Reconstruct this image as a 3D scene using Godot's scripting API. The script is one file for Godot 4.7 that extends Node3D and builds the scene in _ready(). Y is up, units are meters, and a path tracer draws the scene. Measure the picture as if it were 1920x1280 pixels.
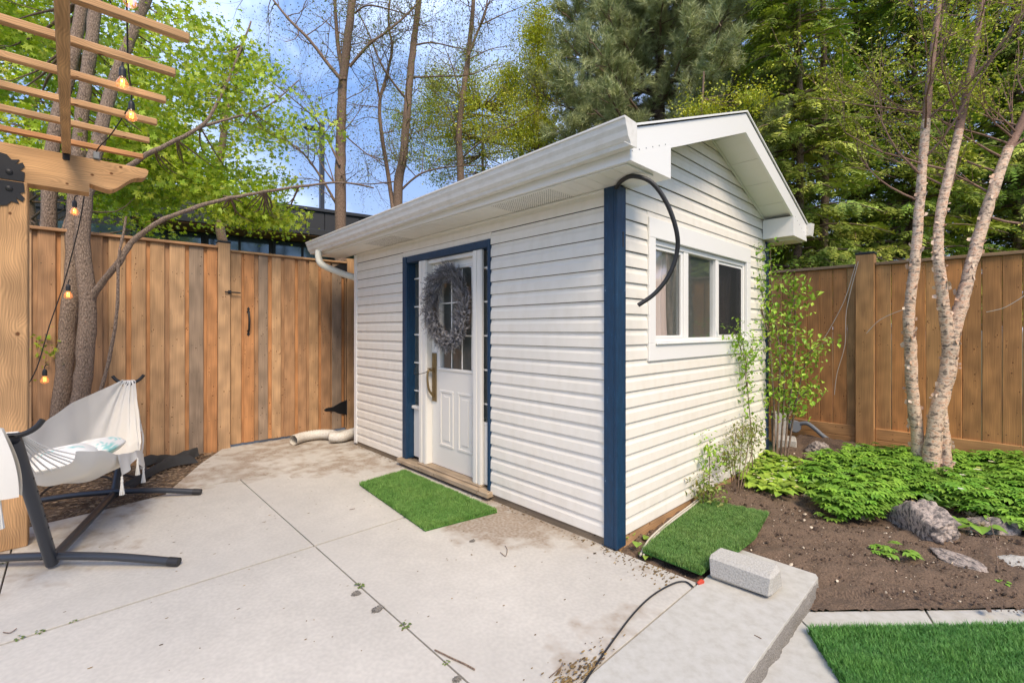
extends Node3D
# The yard is built in the shed's own axes: the shed's near corner stands at the origin, its door wall on x = 0, its window wall on z = 0.
const FOCAL := 868.0
const EYE := Vector3(-2.565, 1.43, 1.714)
const RIGHT := Vector3(0.7244, 0, 0.6894)
const AHEAD := Vector3(0.6894, 0, -0.7244)
const LOW := -0.07
var rng := RandomNumberGenerator.new()
var M := {}
var T := {}
var taken := {}

# ---------- pixels to places ----------
func ray(px: float, py: float) -> Vector3:
	return RIGHT * ((px - 960.0) / FOCAL) + Vector3(0, (618.0 - py) / FOCAL, 0) + AHEAD
func gp(px: float, py: float, y := 0.0) -> Vector3:
	var r := ray(px, py)
	return EYE + r * ((y - EYE.y) / r.y)
func onx(px: float, py: float, x: float) -> Vector3:
	var r := ray(px, py)
	return EYE + r * ((x - EYE.x) / r.x)
func onz(px: float, py: float, z: float) -> Vector3:
	var r := ray(px, py)
	return EYE + r * ((z - EYE.z) / r.z)
func at(px: float, py: float, d: float) -> Vector3:
	return EYE + ray(px, py) * d
func path(a: Array) -> PackedVector3Array:
	var o := PackedVector3Array()
	for p in a:
		o.append(at(p[0], p[1], p[2]))
	return o
func rf(a: float, b: float) -> float:
	return rng.randf_range(a, b)
func rdir() -> Vector3:
	return Vector3(rng.randfn(), rng.randfn(), rng.randfn()).normalized()

# ---------- meshes ----------
class MB:
	var v := PackedVector3Array()
	var n := PackedVector3Array()
	var t := PackedVector2Array()
	var c := PackedColorArray()
	var xf := Transform3D()
	var tint := Color(1, 1, 1)
	var uo := Vector2()
	var us := Vector2(1.0 / 0.6, 1.0 / 2.4)
	func put(p: Vector3, m: Vector3, uv: Vector2) -> void:
		v.append(xf * p)
		n.append((xf.basis * m).normalized())
		t.append(uv * us + uo)
		c.append(tint)
	func tri(a: Vector3, b: Vector3, d: Vector3, ua := Vector2(), ub := Vector2(), ud := Vector2()) -> void:  # counter-clockwise from outside
		var m := (b - a).cross(d - a)
		put(a, m, ua)
		put(d, m, ud)
		put(b, m, ub)
	func quad(a: Vector3, b: Vector3, d: Vector3, e: Vector3, ua := Vector2(), ub := Vector2(), ud := Vector2(), ue := Vector2()) -> void:
		tri(a, b, d, ua, ub, ud)
		tri(a, d, e, ua, ud, ue)
	func uvof(p: Vector3, k: int, g: int) -> Vector2:
		if k == g:
			return Vector2(p[(g + 1) % 3], p[(g + 2) % 3])
		return Vector2(p[3 - k - g], p[g])
	func outq(p: Array, mid: Vector3, k: int, g: int) -> void:
		var m: Vector3 = (p[1] - p[0]).cross(p[2] - p[0])
		if m.dot(p[0] - mid) < 0.0:
			p.reverse()
		if p.size() == 3:
			tri(p[0], p[1], p[2], uvof(p[0], k, g), uvof(p[1], k, g), uvof(p[2], k, g))
		else:
			quad(p[0], p[1], p[2], p[3], uvof(p[0], k, g), uvof(p[1], k, g), uvof(p[2], k, g), uvof(p[3], k, g))
	func box(lo: Vector3, hi: Vector3, b := 0.003, g := 1) -> void:  # a box with chamfered edges; g is the axis its grain runs along
		var mid := (lo + hi) / 2
		b = minf(b, minf(hi.x - lo.x, minf(hi.y - lo.y, hi.z - lo.z)) * 0.45)
		var P := func(sx: int, sy: int, sz: int, k: int) -> Vector3:
			var s := Vector3(sx, sy, sz)
			var q := Vector3()
			for i in 3:
				var e: float = hi[i] if s[i] > 0 else lo[i]
				q[i] = e if i == k else e - s[i] * b
			return q
		for k in 3:
			for s in [-1, 1]:
				var i := (k + 1) % 3
				var j := (k + 2) % 3
				var q := []
				for w in [[-1, -1], [1, -1], [1, 1], [-1, 1]]:
					var m := Vector3i()
					m[k] = s
					m[i] = w[0]
					m[j] = w[1]
					q.append(P.call(m.x, m.y, m.z, k))
				outq(q, mid, k, g)
				if b > 0.0:
					for s2 in [-1, 1]:  # the edge between face k and face i
						var e := []
						for w in [[k, -1], [k, 1], [i, 1], [i, -1]]:
							var m := Vector3i()
							m[k] = s
							m[i] = s2
							m[j] = w[1]
							e.append(P.call(m.x, m.y, m.z, w[0]))
						outq(e, mid, k, g)
		if b > 0.0:
			for sx in [-1, 1]:
				for sy in [-1, 1]:
					for sz in [-1, 1]:
						outq([P.call(sx, sy, sz, 0), P.call(sx, sy, sz, 1), P.call(sx, sy, sz, 2)], mid, 0, g)
	func prism(poly: PackedVector2Array, y0: float, y1: float, b := 0.0) -> void:  # poly in x, z
		var flat := Geometry2D.triangulate_polygon(poly)
		var k := poly.size()
		var inner := poly
		if b > 0.0:
			var off := Geometry2D.offset_polygon(poly, -b, Geometry2D.JOIN_MITER)
			if off.size() == 1 and off[0].size() == k:
				inner = off[0]
				var best := 0
				for i in k:
					if inner[i].distance_to(poly[0]) < inner[best].distance_to(poly[0]):
						best = i
				var turned := PackedVector2Array()
				for i in k:
					turned.append(inner[(best + i) % k])
				inner = turned
		for i in range(0, flat.size(), 3):
			var a := inner[flat[i]]
			var d := inner[flat[i + 1]]
			var e := inner[flat[i + 2]]
			var A := Vector3(a.x, y1, a.y)
			var D := Vector3(d.x, y1, d.y)
			var E := Vector3(e.x, y1, e.y)
			if (D - A).cross(E - A).y < 0:
				tri(A, E, D, a, e, d)
			else:
				tri(A, D, E, a, d, e)
		var cw := Geometry2D.is_polygon_clockwise(poly)
		for i in k:
			var p := poly[i]
			var q := poly[(i + 1) % k]
			var pi := inner[i]
			var qi := inner[(i + 1) % k]
			var a := Vector3(p.x, y0, p.y)
			var d := Vector3(q.x, y0, q.y)
			var e := Vector3(q.x, y1 - b, q.y)
			var f := Vector3(p.x, y1 - b, p.y)
			var e2 := Vector3(qi.x, y1, qi.y)
			var f2 := Vector3(pi.x, y1, pi.y)
			if cw:
				quad(d, a, f, e, q, p, p, q)
				if b > 0.0:
					quad(e, f, f2, e2, q, p, pi, qi)
			else:
				quad(a, d, e, f, p, q, q, p)
				if b > 0.0:
					quad(f, e, e2, f2, p, q, qi, pi)
	func tube(p: PackedVector3Array, r: PackedFloat32Array, sides := 8, caps := true) -> void:
		var k := p.size()
		var side := Vector3()
		var before := []
		var along := 0.0
		for i in k:
			var d := (p[mini(i + 1, k - 1)] - p[maxi(i - 1, 0)]).normalized()
			if d == Vector3():
				d = Vector3.UP
			if i == 0:
				side = d.cross(Vector3.UP if absf(d.y) < 0.9 else Vector3.RIGHT).normalized()
			side = (side - d * side.dot(d)).normalized()
			var other := d.cross(side)
			if i > 0:
				along += p[i].distance_to(p[i - 1])
			var ring := []
			for s in sides + 1:
				var a := TAU * (s % sides) / sides
				var m := side * cos(a) + other * sin(a)
				ring.append([p[i] + m * r[i], m, Vector2(float(s) / sides * TAU * r[i], along)])
			if i > 0:
				for s in sides:
					for w in [before[s], ring[s + 1], before[s + 1], before[s], ring[s], ring[s + 1]]:
						put(w[0], w[1], w[2])
			if caps and (i == 0 or i == k - 1):
				for s in sides:
					var m := -d if i == 0 else d
					var w := [ring[s], ring[s + 1]] if i == 0 else [ring[s + 1], ring[s]]
					put(p[i], m, Vector2())
					put(w[0][0], m, Vector2())
					put(w[1][0], m, Vector2())
			before = ring
	func bar(a: Vector3, b: Vector3, r: float, sides := 8) -> void:
		tube(PackedVector3Array([a, b]), PackedFloat32Array([r, r]), sides)
	func sheet(g: Array, two := false) -> void:  # g[i][j] points, smooth
		var R := g.size()
		var C: int = g[0].size()
		var nn := []
		for i in R:
			var row := []
			for j in C:
				var du: Vector3 = g[mini(i + 1, R - 1)][j] - g[maxi(i - 1, 0)][j]
				var dv: Vector3 = g[i][mini(j + 1, C - 1)] - g[i][maxi(j - 1, 0)]
				row.append(du.cross(dv).normalized())
			nn.append(row)
		for i in R - 1:
			for j in C - 1:
				for w in [[0, 0], [1, 1], [1, 0], [0, 0], [0, 1], [1, 1]]:
					var a: int = i + w[0]
					var b: int = j + w[1]
					put(g[a][b], nn[a][b], Vector2(b, a) / 20.0)
	func lathe(prof: Array, o: Vector3, axis := Vector3.UP, sides := 14) -> void:  # prof: [radius, height]
		var s := axis.cross(Vector3.RIGHT if absf(axis.x) < 0.9 else Vector3.UP).normalized()
		var w := axis.cross(s)
		for i in prof.size() - 1:
			var d := Vector2(prof[i + 1][1] - prof[i][1], prof[i][0] - prof[i + 1][0]).normalized()
			for k in sides:
				var q := []
				for e in [[i, k], [i, k + 1], [i + 1, k + 1], [i + 1, k]]:
					var a: float = TAU * e[1] / sides
					var m := s * cos(a) + w * sin(a)
					q.append([o + m * prof[e[0]][0] + axis * prof[e[0]][1], m * d.x + axis * d.y])
				for e in [0, 2, 1, 0, 3, 2]:
					put(q[e][0], q[e][1], Vector2())
	func mesh() -> ArrayMesh:
		var a := []
		a.resize(Mesh.ARRAY_MAX)
		a[Mesh.ARRAY_VERTEX] = v
		a[Mesh.ARRAY_NORMAL] = n
		a[Mesh.ARRAY_TEX_UV] = t
		a[Mesh.ARRAY_COLOR] = c
		var m := ArrayMesh.new()
		m.add_surface_from_arrays(Mesh.PRIMITIVE_TRIANGLES, a)
		return m

func numbered(called: String) -> String:
	taken[called] = taken.get(called, -1) + 1
	return called if taken[called] == 0 else "%s_%03d" % [called, taken[called]]
func thing(called: String, label: String, category: String, where := Vector3.ZERO, group := "") -> Node3D:
	var o := Node3D.new()
	o.name = numbered(called)
	add_child(o)
	o.position = where
	return tag(o, label, category, group)
func tag(o: Node3D, label: String, category: String, group := "", kind := "") -> Node3D:
	for k in [["label", label], ["category", category], ["group", group], ["kind", kind]]:
		if k[1]:
			o.set_meta(k[0], k[1])
	return o
func obj(called: String, mesh: Variant, m: Material, parent: Node = self) -> MeshInstance3D:
	var o := MeshInstance3D.new()
	o.name = numbered(called) if parent == self else called
	o.mesh = mesh.mesh() if mesh is MB else mesh
	o.material_override = m
	parent.add_child(o, true)
	return o
func many(called: String, mesh: Mesh, m: Material, places: Array, colors: Array, parent: Node = self) -> MultiMeshInstance3D:
	var mm := MultiMesh.new()
	mm.transform_format = MultiMesh.TRANSFORM_3D
	mm.use_colors = true
	mm.mesh = mesh
	mm.instance_count = places.size()
	for i in places.size():
		mm.set_instance_transform(i, places[i])
		mm.set_instance_color(i, colors[i])
	var o := MultiMeshInstance3D.new()
	o.name = numbered(called) if parent == self else called
	o.multimesh = mm
	o.material_override = m
	parent.add_child(o, true)
	o.set_meta("kind", "stuff")
	return o
func struct(called: String, mesh: Variant, m: Material) -> MeshInstance3D:
	var o := obj(called, mesh, m)
	o.set_meta("kind", "structure")
	return o
func bx(lo: Vector3, hi: Vector3, b := 0.003, g := 1, uo := Vector2()) -> MB:
	var m := MB.new()
	m.uo = uo
	m.box(lo, hi, b, g)
	return m
func bend(points: PackedVector3Array, steps := 8) -> PackedVector3Array:
	var o := PackedVector3Array()
	var k := points.size()
	for i in k - 1:
		for s in steps:
			o.append(points[i].cubic_interpolate(points[i + 1], points[maxi(i - 1, 0)], points[mini(i + 2, k - 1)], float(s) / steps))
	o.append(points[k - 1])
	return o
func even(k: int, r: float) -> PackedFloat32Array:
	var o := PackedFloat32Array()
	o.resize(k)
	o.fill(r)
	return o
func wire(points: PackedVector3Array, r: float, sides := 8, steps := 8) -> MB:
	var m := MB.new()
	var p := bend(points, steps)
	m.tube(p, even(p.size(), r), sides)
	return m

# ---------- materials ----------
func lin(r: float, g: float, b: float, a := 1.0) -> Color:
	var c := Color(r, g, b).linear_to_srgb()
	c.a = a
	return c
func mat(called: String, c: Color, rough := 0.7, metal := 0.0) -> StandardMaterial3D:
	var m := StandardMaterial3D.new()
	m.resource_name = called
	m.albedo_color = c
	m.roughness = rough
	m.metallic = metal
	M[called] = m
	return m
func noise_tex(freq: float, ramp: Array, octaves := 4, size := 512, kind := FastNoiseLite.TYPE_SIMPLEX_SMOOTH, gain := 0.5, s := 1) -> NoiseTexture2D:
	var f := FastNoiseLite.new()
	f.noise_type = kind
	f.frequency = freq
	f.fractal_octaves = octaves
	f.fractal_gain = gain
	f.seed = s
	var t := NoiseTexture2D.new()
	t.width = size
	t.height = size
	t.seamless = true
	t.noise = f
	if ramp:
		var g := Gradient.new()
		var off := PackedFloat32Array()
		var col := PackedColorArray()
		for r in ramp:
			off.append(r[0])
			col.append(r[1])
		g.offsets = off
		g.colors = col
		t.color_ramp = g
	return t
func tri(m: StandardMaterial3D, tex: Texture2D, scale: Vector3, world := true) -> StandardMaterial3D:
	m.albedo_texture = tex
	m.uv1_triplanar = true
	m.uv1_world_triplanar = world
	m.uv1_scale = scale
	return m
func bump(m: StandardMaterial3D, tex: Texture2D, cm: float) -> StandardMaterial3D:
	m.heightmap_enabled = true
	m.heightmap_texture = tex
	m.heightmap_scale = cm
	return m
func leafy(called: String, back: Color, rough := 0.55) -> StandardMaterial3D:
	var m := mat(called, Color(1, 1, 1), rough)
	m.vertex_color_use_as_albedo = true
	m.backlight_enabled = true
	m.backlight = back
	return m
func layer(freq: float, w: int, h: int, s: int, octaves := 4) -> PackedByteArray:
	var f := FastNoiseLite.new()
	f.frequency = freq
	f.fractal_octaves = octaves
	f.seed = s
	return f.get_seamless_image(w, h).get_data()
func wood_picture(s: int, wave: float, ring_w: float, knot_n: int, knot_r: Vector2) -> ImageTexture:  # 0.6 m across, 2.4 m along the grain: growth rings bent round knots
	var w := 512
	var h := 1024
	var big := layer(0.006, w, h, s, 2)
	var fine := layer(0.05, w, h, s + 1, 3)
	var r := RandomNumberGenerator.new()
	r.seed = s
	var knots := []
	for i in knot_n:
		knots.append([r.randf() * w, r.randf() * h, r.randf_range(knot_r.x, knot_r.y)])
	var bend_u := PackedFloat32Array()
	bend_u.resize(w * h)
	var dark := PackedFloat32Array()
	dark.resize(w * h)
	for k in knots:
		for dy in range(-70, 71):
			for dx in range(-45, 46):
				var x := posmod(int(k[0]) + dx, w)
				var y := posmod(int(k[1]) + dy, h)
				var d := sqrt(dx * dx * 1.0 + dy * dy * 0.28)
				var e := exp(-d * d / (k[2] * k[2] * 5.0))
				d = sqrt(dx * dx * 1.0 + dy * dy * 2.6)
				bend_u[y * w + x] += signf(dx + 0.5) * k[2] * 2.2 * e
				if d < k[2] * 1.15:
					dark[y * w + x] = maxf(dark[y * w + x], 1.0 if d < k[2] * 0.8 else 0.5)
	var data := PackedByteArray()
	data.resize(w * h * 3)
	for y in h:
		var fy := y * w
		for x in w:
			var i := fy + x
			var ring := sin((x + bend_u[i] + (big[i] - 128) * wave) * TAU * 58.0 / w + sin(y * TAU / h) * 0.8)
			var hair := (fine[(y / 12) * w + (x * 3) % w] - 128) / 128.0
			var l := 0.84 + ring_w * ring + 0.10 * hair + (big[i] - 128) / 128.0 * 0.10
			l *= 1.0 - 0.5 * dark[i]
			var red := dark[i] * 0.12
			data[i * 3] = clampi(int((l + red * 0.3) * 255), 0, 255)
			data[i * 3 + 1] = clampi(int((l * 0.96 - red * 0.4) * 255), 0, 255)
			data[i * 3 + 2] = clampi(int((l * 0.90 - red) * 255), 0, 255)
	return ImageTexture.create_from_image(Image.create_from_data(w, h, false, Image.FORMAT_RGB8, data))
func concrete_picture() -> ImageTexture:  # x from -4.4 to 1.2, z from -4.9 to 1.2; dirt washed against the shed, the gate and the mat
	var w := 1024
	var h := 1024
	var a := layer(0.004, w, h, 11, 4)
	var b := layer(0.03, w, h, 12, 4)
	var c := layer(0.2, w, h, 13, 2)
	var spots := [[0.0, -3.9, 0.55, 1.0], [-0.5, -4.4, 0.7, 1.0], [-1.1, -4.3, 0.5, 0.8], [-1.7, -3.6, 0.55, 0.9], [-2.2, -3.2, 0.5, 0.8], [-0.35, -3.1, 0.5, 0.7], [-0.1, -0.75, 0.42, 1.2], [-0.38, -0.85, 0.28, 1.1], [-0.25, -2.75, 0.3, 0.6], [-0.05, -0.3, 0.25, 0.8], [0.0, 0.25, 0.22, 0.7], [-0.6, 0.45, 0.25, 0.5], [-2.75, -2.5, 0.45, 0.5], [-1.0, 0.55, 0.22, 0.9]]
	var stain := PackedFloat32Array()
	stain.resize(128 * 128)
	for y in 128:
		for x in 128:
			var X := -4.4 + 5.6 * x / 128.0
			var z := -4.9 + 6.1 * y / 128.0
			for s in spots:
				var d2: float = ((X - s[0]) * (X - s[0]) + (z - s[1]) * (z - s[1])) / (s[2] * s[2])
				if d2 < 2.0:
					stain[y * 128 + x] = maxf(stain[y * 128 + x], s[3] * (1.0 - d2 / 2.0))
	var data := PackedByteArray()
	data.resize(w * h * 3)
	for y in h:
		var z := -4.9 + 6.1 * y / h
		for x in w:
			var i := y * w + x
			var na := (a[i] - 128) / 128.0
			var nb := (b[i] - 128) / 128.0
			var nc := (c[i] - 128) / 128.0
			var l := 0.88 + na * 0.035 + nb * 0.022 + nc * 0.035
			var st := stain[(y >> 3) * 128 + (x >> 3)]
			if st > 0.0 and x < 1016 and y < 1016:
				var fx := (x & 7) / 8.0
				var fy := (y & 7) / 8.0
				var k := (y >> 3) * 128 + (x >> 3)
				st = lerpf(lerpf(st, stain[k + 1], fx), lerpf(stain[k + 128], stain[k + 129], fx), fy)
			st = clampf((st * 1.1 + nb * 0.75 + na * 0.7 - 0.42) * 1.1, 0.0, 1.0) * (0.6 + 0.4 * nc) if st > 0.0 else 0.0
			var g := 1.0 - 0.42 * st
			data[i * 3] = clampi(int(l * (1.0 - 0.34 * st) * 255), 0, 255)
			data[i * 3 + 1] = clampi(int(l * 0.985 * g * 255), 0, 255)
			data[i * 3 + 2] = clampi(int(l * 0.965 * (g - 0.07 * st) * 255), 0, 255)
	return ImageTexture.create_from_image(Image.create_from_data(w, h, false, Image.FORMAT_RGB8, data))
func cloud_picture() -> ImageTexture:
	var w := 1024
	var h := 512
	var f := FastNoiseLite.new()
	f.frequency = 1.0
	f.fractal_octaves = 6
	f.fractal_gain = 0.55
	f.seed = 5
	f.domain_warp_enabled = true
	f.domain_warp_amplitude = 0.5
	f.domain_warp_frequency = 0.8
	var im := Image.create(w, h, false, Image.FORMAT_RGBA8)
	for y in h / 2:
		var e := PI / 2 - PI * (y + 0.5) / h
		for x in w:
			var p := TAU * (x + 0.5) / w
			var d := Vector3(cos(e) * sin(p), sin(e), cos(e) * cos(p))
			var q := Vector2(d.x, d.z) / (d.y + 0.35)
			var k := f.get_noise_3d(q.x * 1.3, q.y * 1.3, 0.3)
			im.set_pixel(x, y, Color(1, 1, 1, clampf(k * 1.35 + 0.28, 0.0, 1.0)))
	return ImageTexture.create_from_image(im)

func materials() -> void:
	T.wood = wood_picture(3, 0.05, 0.04, 46, Vector2(2.5, 5.5))
	T.timber = wood_picture(8, 0.16, 0.05, 16, Vector2(5.0, 9.0))
	T.grain = noise_tex(0.02, [], 4)
	T.rough = noise_tex(0.05, [], 5)
	T.speck = noise_tex(0.25, [], 3)
	var tones := {"cedar": [0.66, 0.34, 0.155], "cedar_pale": [0.66, 0.445, 0.27], "cedar_grey": [0.40, 0.315, 0.25], "cedar_brown": [0.52, 0.315, 0.18], "cedar_tan": [0.61, 0.395, 0.225], "oak_dark": [0.55, 0.29, 0.115], "oak_mid": [0.66, 0.38, 0.165], "oak_grey": [0.42, 0.295, 0.19], "oak_red": [0.70, 0.345, 0.13], "pergola": [0.72, 0.46, 0.25], "pergola_new": [0.74, 0.38, 0.17], "sill": [0.54, 0.45, 0.35], "weathered": [0.30, 0.25, 0.19]}
	for k in tones:
		var m := mat(k, lin(tones[k][0], tones[k][1], tones[k][2]), 0.82)
		m.albedo_texture = T.timber if k.begins_with("pergola") else T.wood
		bump(m, m.albedo_texture, 0.06)
	bump(tri(mat("vinyl", lin(0.84, 0.795, 0.71), 0.42), noise_tex(0.02, [[0.0, Color(0.965, 0.96, 0.945)], [0.5, Color(0.99, 0.988, 0.98)], [1.0, Color(1, 1, 1)]], 5), Vector3(0.8, 0.35, 0.8)), T.grain, 0.03)
	mat("aluminium", lin(0.82, 0.81, 0.775), 0.32)
	mat("soffit", lin(0.80, 0.78, 0.72), 0.4)
	tri(mat("gutter_paint", lin(0.76, 0.735, 0.675), 0.35), noise_tex(0.02, [[0.0, Color(0.93, 0.92, 0.90)], [0.6, Color(1, 1, 1)], [1.0, Color(1, 1, 1)]], 5, 512, FastNoiseLite.TYPE_SIMPLEX_SMOOTH, 0.6, 4), Vector3(1.5, 1.5, 0.7))
	mat("downspout_paint", lin(0.68, 0.68, 0.61), 0.4)
	tri(mat("blue_paint", lin(1, 1, 1), 0.5), noise_tex(0.02, [[0.0, Color(0.055, 0.185, 0.29)], [0.78, Color(0.065, 0.225, 0.345)], [0.9, Color(0.075, 0.25, 0.38)], [0.935, Color(0.45, 0.52, 0.6)], [1.0, Color(0.75, 0.78, 0.8)]], 5, 512, FastNoiseLite.TYPE_SIMPLEX_SMOOTH, 0.55, 9), Vector3(3.0, 0.8, 3.0))
	mat("door_paint", lin(0.82, 0.785, 0.71), 0.38)
	var g := mat("glass", Color(0.75, 0.82, 0.8, 0.06), 0.03)
	g.transparency = BaseMaterial3D.TRANSPARENCY_ALPHA
	g.metallic_specular = 0.85
	mat("screen", lin(0.02, 0.022, 0.024), 0.6)
	mat("brass", lin(0.26, 0.185, 0.085), 0.5, 0.75)
	mat("iron", lin(0.012, 0.012, 0.013), 0.42)
	mat("steel_dark", lin(0.045, 0.05, 0.06), 0.36, 0.25)
	mat("rubber", lin(0.018, 0.018, 0.02), 0.5)
	mat("cable_white", lin(0.55, 0.50, 0.42), 0.55)
	mat("pipe_grey", lin(0.20, 0.215, 0.23), 0.5)
	tri(mat("pipe_white", lin(0.66, 0.63, 0.57), 0.55), noise_tex(0.03, [[0.0, Color(0.75, 0.68, 0.58)], [0.5, Color(1, 1, 1)], [1.0, Color(1, 1, 1)]], 4), Vector3(4, 4, 4))
	mat("dark_inside", lin(0.32, 0.24, 0.17), 0.7)
	mat("inside_wall", lin(0.42, 0.38, 0.33), 0.9)
	var cur := mat("curtain_cloth", lin(0.72, 0.60, 0.56), 0.85)
	cur.backlight_enabled = true
	cur.backlight = Color(0.4, 0.35, 0.33)
	var con := mat("concrete", lin(0.68, 0.66, 0.612), 0.85)
	con.albedo_texture = concrete_picture()
	bump(con, T.speck, 0.04)
	tri(bump(mat("concrete_plain", lin(0.51, 0.492, 0.452), 0.88), T.speck, 0.05), noise_tex(0.02, [[0.0, Color(0.90, 0.89, 0.87)], [0.5, Color(0.96, 0.96, 0.95)], [1.0, Color(1, 1, 1)]], 6, 512, FastNoiseLite.TYPE_SIMPLEX_SMOOTH, 0.65), Vector3(1.1, 1.1, 1.1))
	tri(bump(mat("concrete_block", lin(0.56, 0.54, 0.50), 0.92), T.rough, 0.15), noise_tex(0.06, [[0.0, Color(0.68, 0.67, 0.65)], [0.5, Color(0.92, 0.92, 0.91)], [1.0, Color(1, 1, 1)]], 6, 512, FastNoiseLite.TYPE_SIMPLEX_SMOOTH, 0.7), Vector3(2.5, 2.5, 2.5))
	tri(bump(mat("broken_concrete", lin(0.34, 0.32, 0.295), 0.95), T.rough, 0.4), noise_tex(0.08, [[0.0, Color(0.45, 0.44, 0.42)], [0.5, Color(0.8, 0.79, 0.77)], [1.0, Color(1, 1, 1)]], 5), Vector3(3, 3, 3))
	tri(bump(mat("soil", lin(1, 1, 1), 1.0), T.rough, 0.7), noise_tex(0.05, [[0.0, Color(0.18, 0.14, 0.11)], [0.45, Color(0.36, 0.295, 0.24)], [0.65, Color(0.46, 0.38, 0.31)], [0.9, Color(0.56, 0.475, 0.395)], [1.0, Color(0.70, 0.62, 0.53)]], 6, 1024, FastNoiseLite.TYPE_SIMPLEX_SMOOTH, 0.75), Vector3(1.4, 1.4, 1.4))
	mat("far_grass", lin(0.05, 0.085, 0.025), 1.0)
	tri(bump(mat("bark", lin(1, 1, 1), 0.95), T.rough, 1.5), noise_tex(0.045, [[0.0, Color(0.26, 0.22, 0.185)], [0.45, Color(0.50, 0.43, 0.375)], [0.7, Color(0.64, 0.56, 0.495)], [1.0, Color(0.76, 0.70, 0.63)]], 5, 512, FastNoiseLite.TYPE_SIMPLEX_SMOOTH, 0.6), Vector3(4.0, 1.2, 4.0))
	tri(mat("bark_far", lin(1, 1, 1), 0.95), noise_tex(0.045, [[0.0, Color(0.26, 0.21, 0.17)], [0.5, Color(0.48, 0.40, 0.34)], [1.0, Color(0.63, 0.55, 0.48)]], 4), Vector3(3.0, 0.8, 3.0))
	tri(bump(mat("birch_bark", lin(1, 1, 1), 0.8), T.rough, 0.2), noise_tex(0.013, [[0.0, Color(0.20, 0.17, 0.155)], [0.30, Color(0.36, 0.31, 0.275)], [0.36, Color(0.62, 0.54, 0.48)], [0.45, Color(0.82, 0.73, 0.63)], [0.56, Color(0.86, 0.78, 0.69)], [0.64, Color(0.84, 0.68, 0.56)], [0.72, Color(0.76, 0.53, 0.40)], [0.78, Color(0.50, 0.42, 0.37)], [0.84, Color(0.86, 0.76, 0.66)], [1.0, Color(0.88, 0.80, 0.72)]], 6, 512, FastNoiseLite.TYPE_SIMPLEX_SMOOTH, 0.72, 21), Vector3(1.5, 2.6, 1.5))
	tri(mat("birch_upper", lin(1, 1, 1), 0.8), noise_tex(0.03, [[0.0, Color(0.30, 0.23, 0.19)], [0.5, Color(0.53, 0.41, 0.35)], [1.0, Color(0.68, 0.55, 0.48)]], 4), Vector3(2, 5, 2))
	leafy("leaf_bright", Color(0.75, 0.8, 0.3))
	leafy("leaf_soft", Color(0.6, 0.65, 0.3))
	leafy("needle", Color(0.2, 0.22, 0.12), 0.6)
	leafy("grass_blade", Color(0.3, 0.4, 0.15), 0.6)
	leafy("litter", Color(0.1, 0.1, 0.1), 0.95)
	tri(mat("turf_back", lin(1, 1, 1), 0.95), noise_tex(0.1, [[0.0, Color(0.16, 0.32, 0.10)], [1.0, Color(0.30, 0.50, 0.18)]], 4), Vector3(3, 3, 3))
	tri(bump(mat("rock", lin(1, 1, 1), 0.85), T.rough, 0.35), noise_tex(0.016, [[0.0, Color(0.20, 0.19, 0.19)], [0.38, Color(0.36, 0.34, 0.33)], [0.46, Color(0.66, 0.60, 0.56)], [0.6, Color(0.74, 0.68, 0.63)], [0.68, Color(0.42, 0.40, 0.39)], [0.8, Color(0.78, 0.71, 0.66)], [1.0, Color(0.60, 0.55, 0.51)]], 6, 512, FastNoiseLite.TYPE_SIMPLEX_SMOOTH, 0.62, 31), Vector3(5.0, 1.5, 1.2), false)
	tri(mat("shingle", lin(1, 1, 1), 0.95), noise_tex(0.2, [[0.0, Color(0.16, 0.13, 0.12)], [1.0, Color(0.40, 0.35, 0.33)]], 4), Vector3(4, 4, 4))
	var cl := mat("hammock_cloth", lin(0.74, 0.705, 0.635), 0.9)
	cl.backlight_enabled = true
	cl.backlight = Color(0.5, 0.48, 0.44)
	cl.rim_enabled = true
	cl.rim = 0.3
	mat("cord_white", lin(0.76, 0.73, 0.67), 0.9)
	var pil := mat("pillow_cloth", Color(1, 1, 1), 0.9)
	pil.vertex_color_use_as_albedo = true
	mat("fabric_black", lin(0.03, 0.029, 0.028), 0.9)
	mat("cladding", lin(0.022, 0.024, 0.030), 0.5)
	var bg := mat("building_glass", lin(0.10, 0.15, 0.19), 0.08, 0.6)
	bg.metallic_specular = 0.9
	mat("wood_soffit", lin(0.25, 0.10, 0.035), 0.6)
	mat("lavender", Color(1, 1, 1), 0.9)
	M.lavender.vertex_color_use_as_albedo = true
	mat("red_plastic", lin(0.55, 0.06, 0.03), 0.5)
	mat("teal_tape", lin(0.03, 0.28, 0.34), 0.6)
	var bulb := mat("bulb_glass", Color(1.0, 0.76, 0.42, 0.2), 0.05)
	bulb.transparency = BaseMaterial3D.TRANSPARENCY_ALPHA
	var fil := mat("filament", Color(1, 0.7, 0.35), 0.5)
	fil.emission_enabled = true
	fil.emission = Color(1.0, 0.66, 0.26)
	fil.emission_energy_multiplier = 3.0

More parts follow.
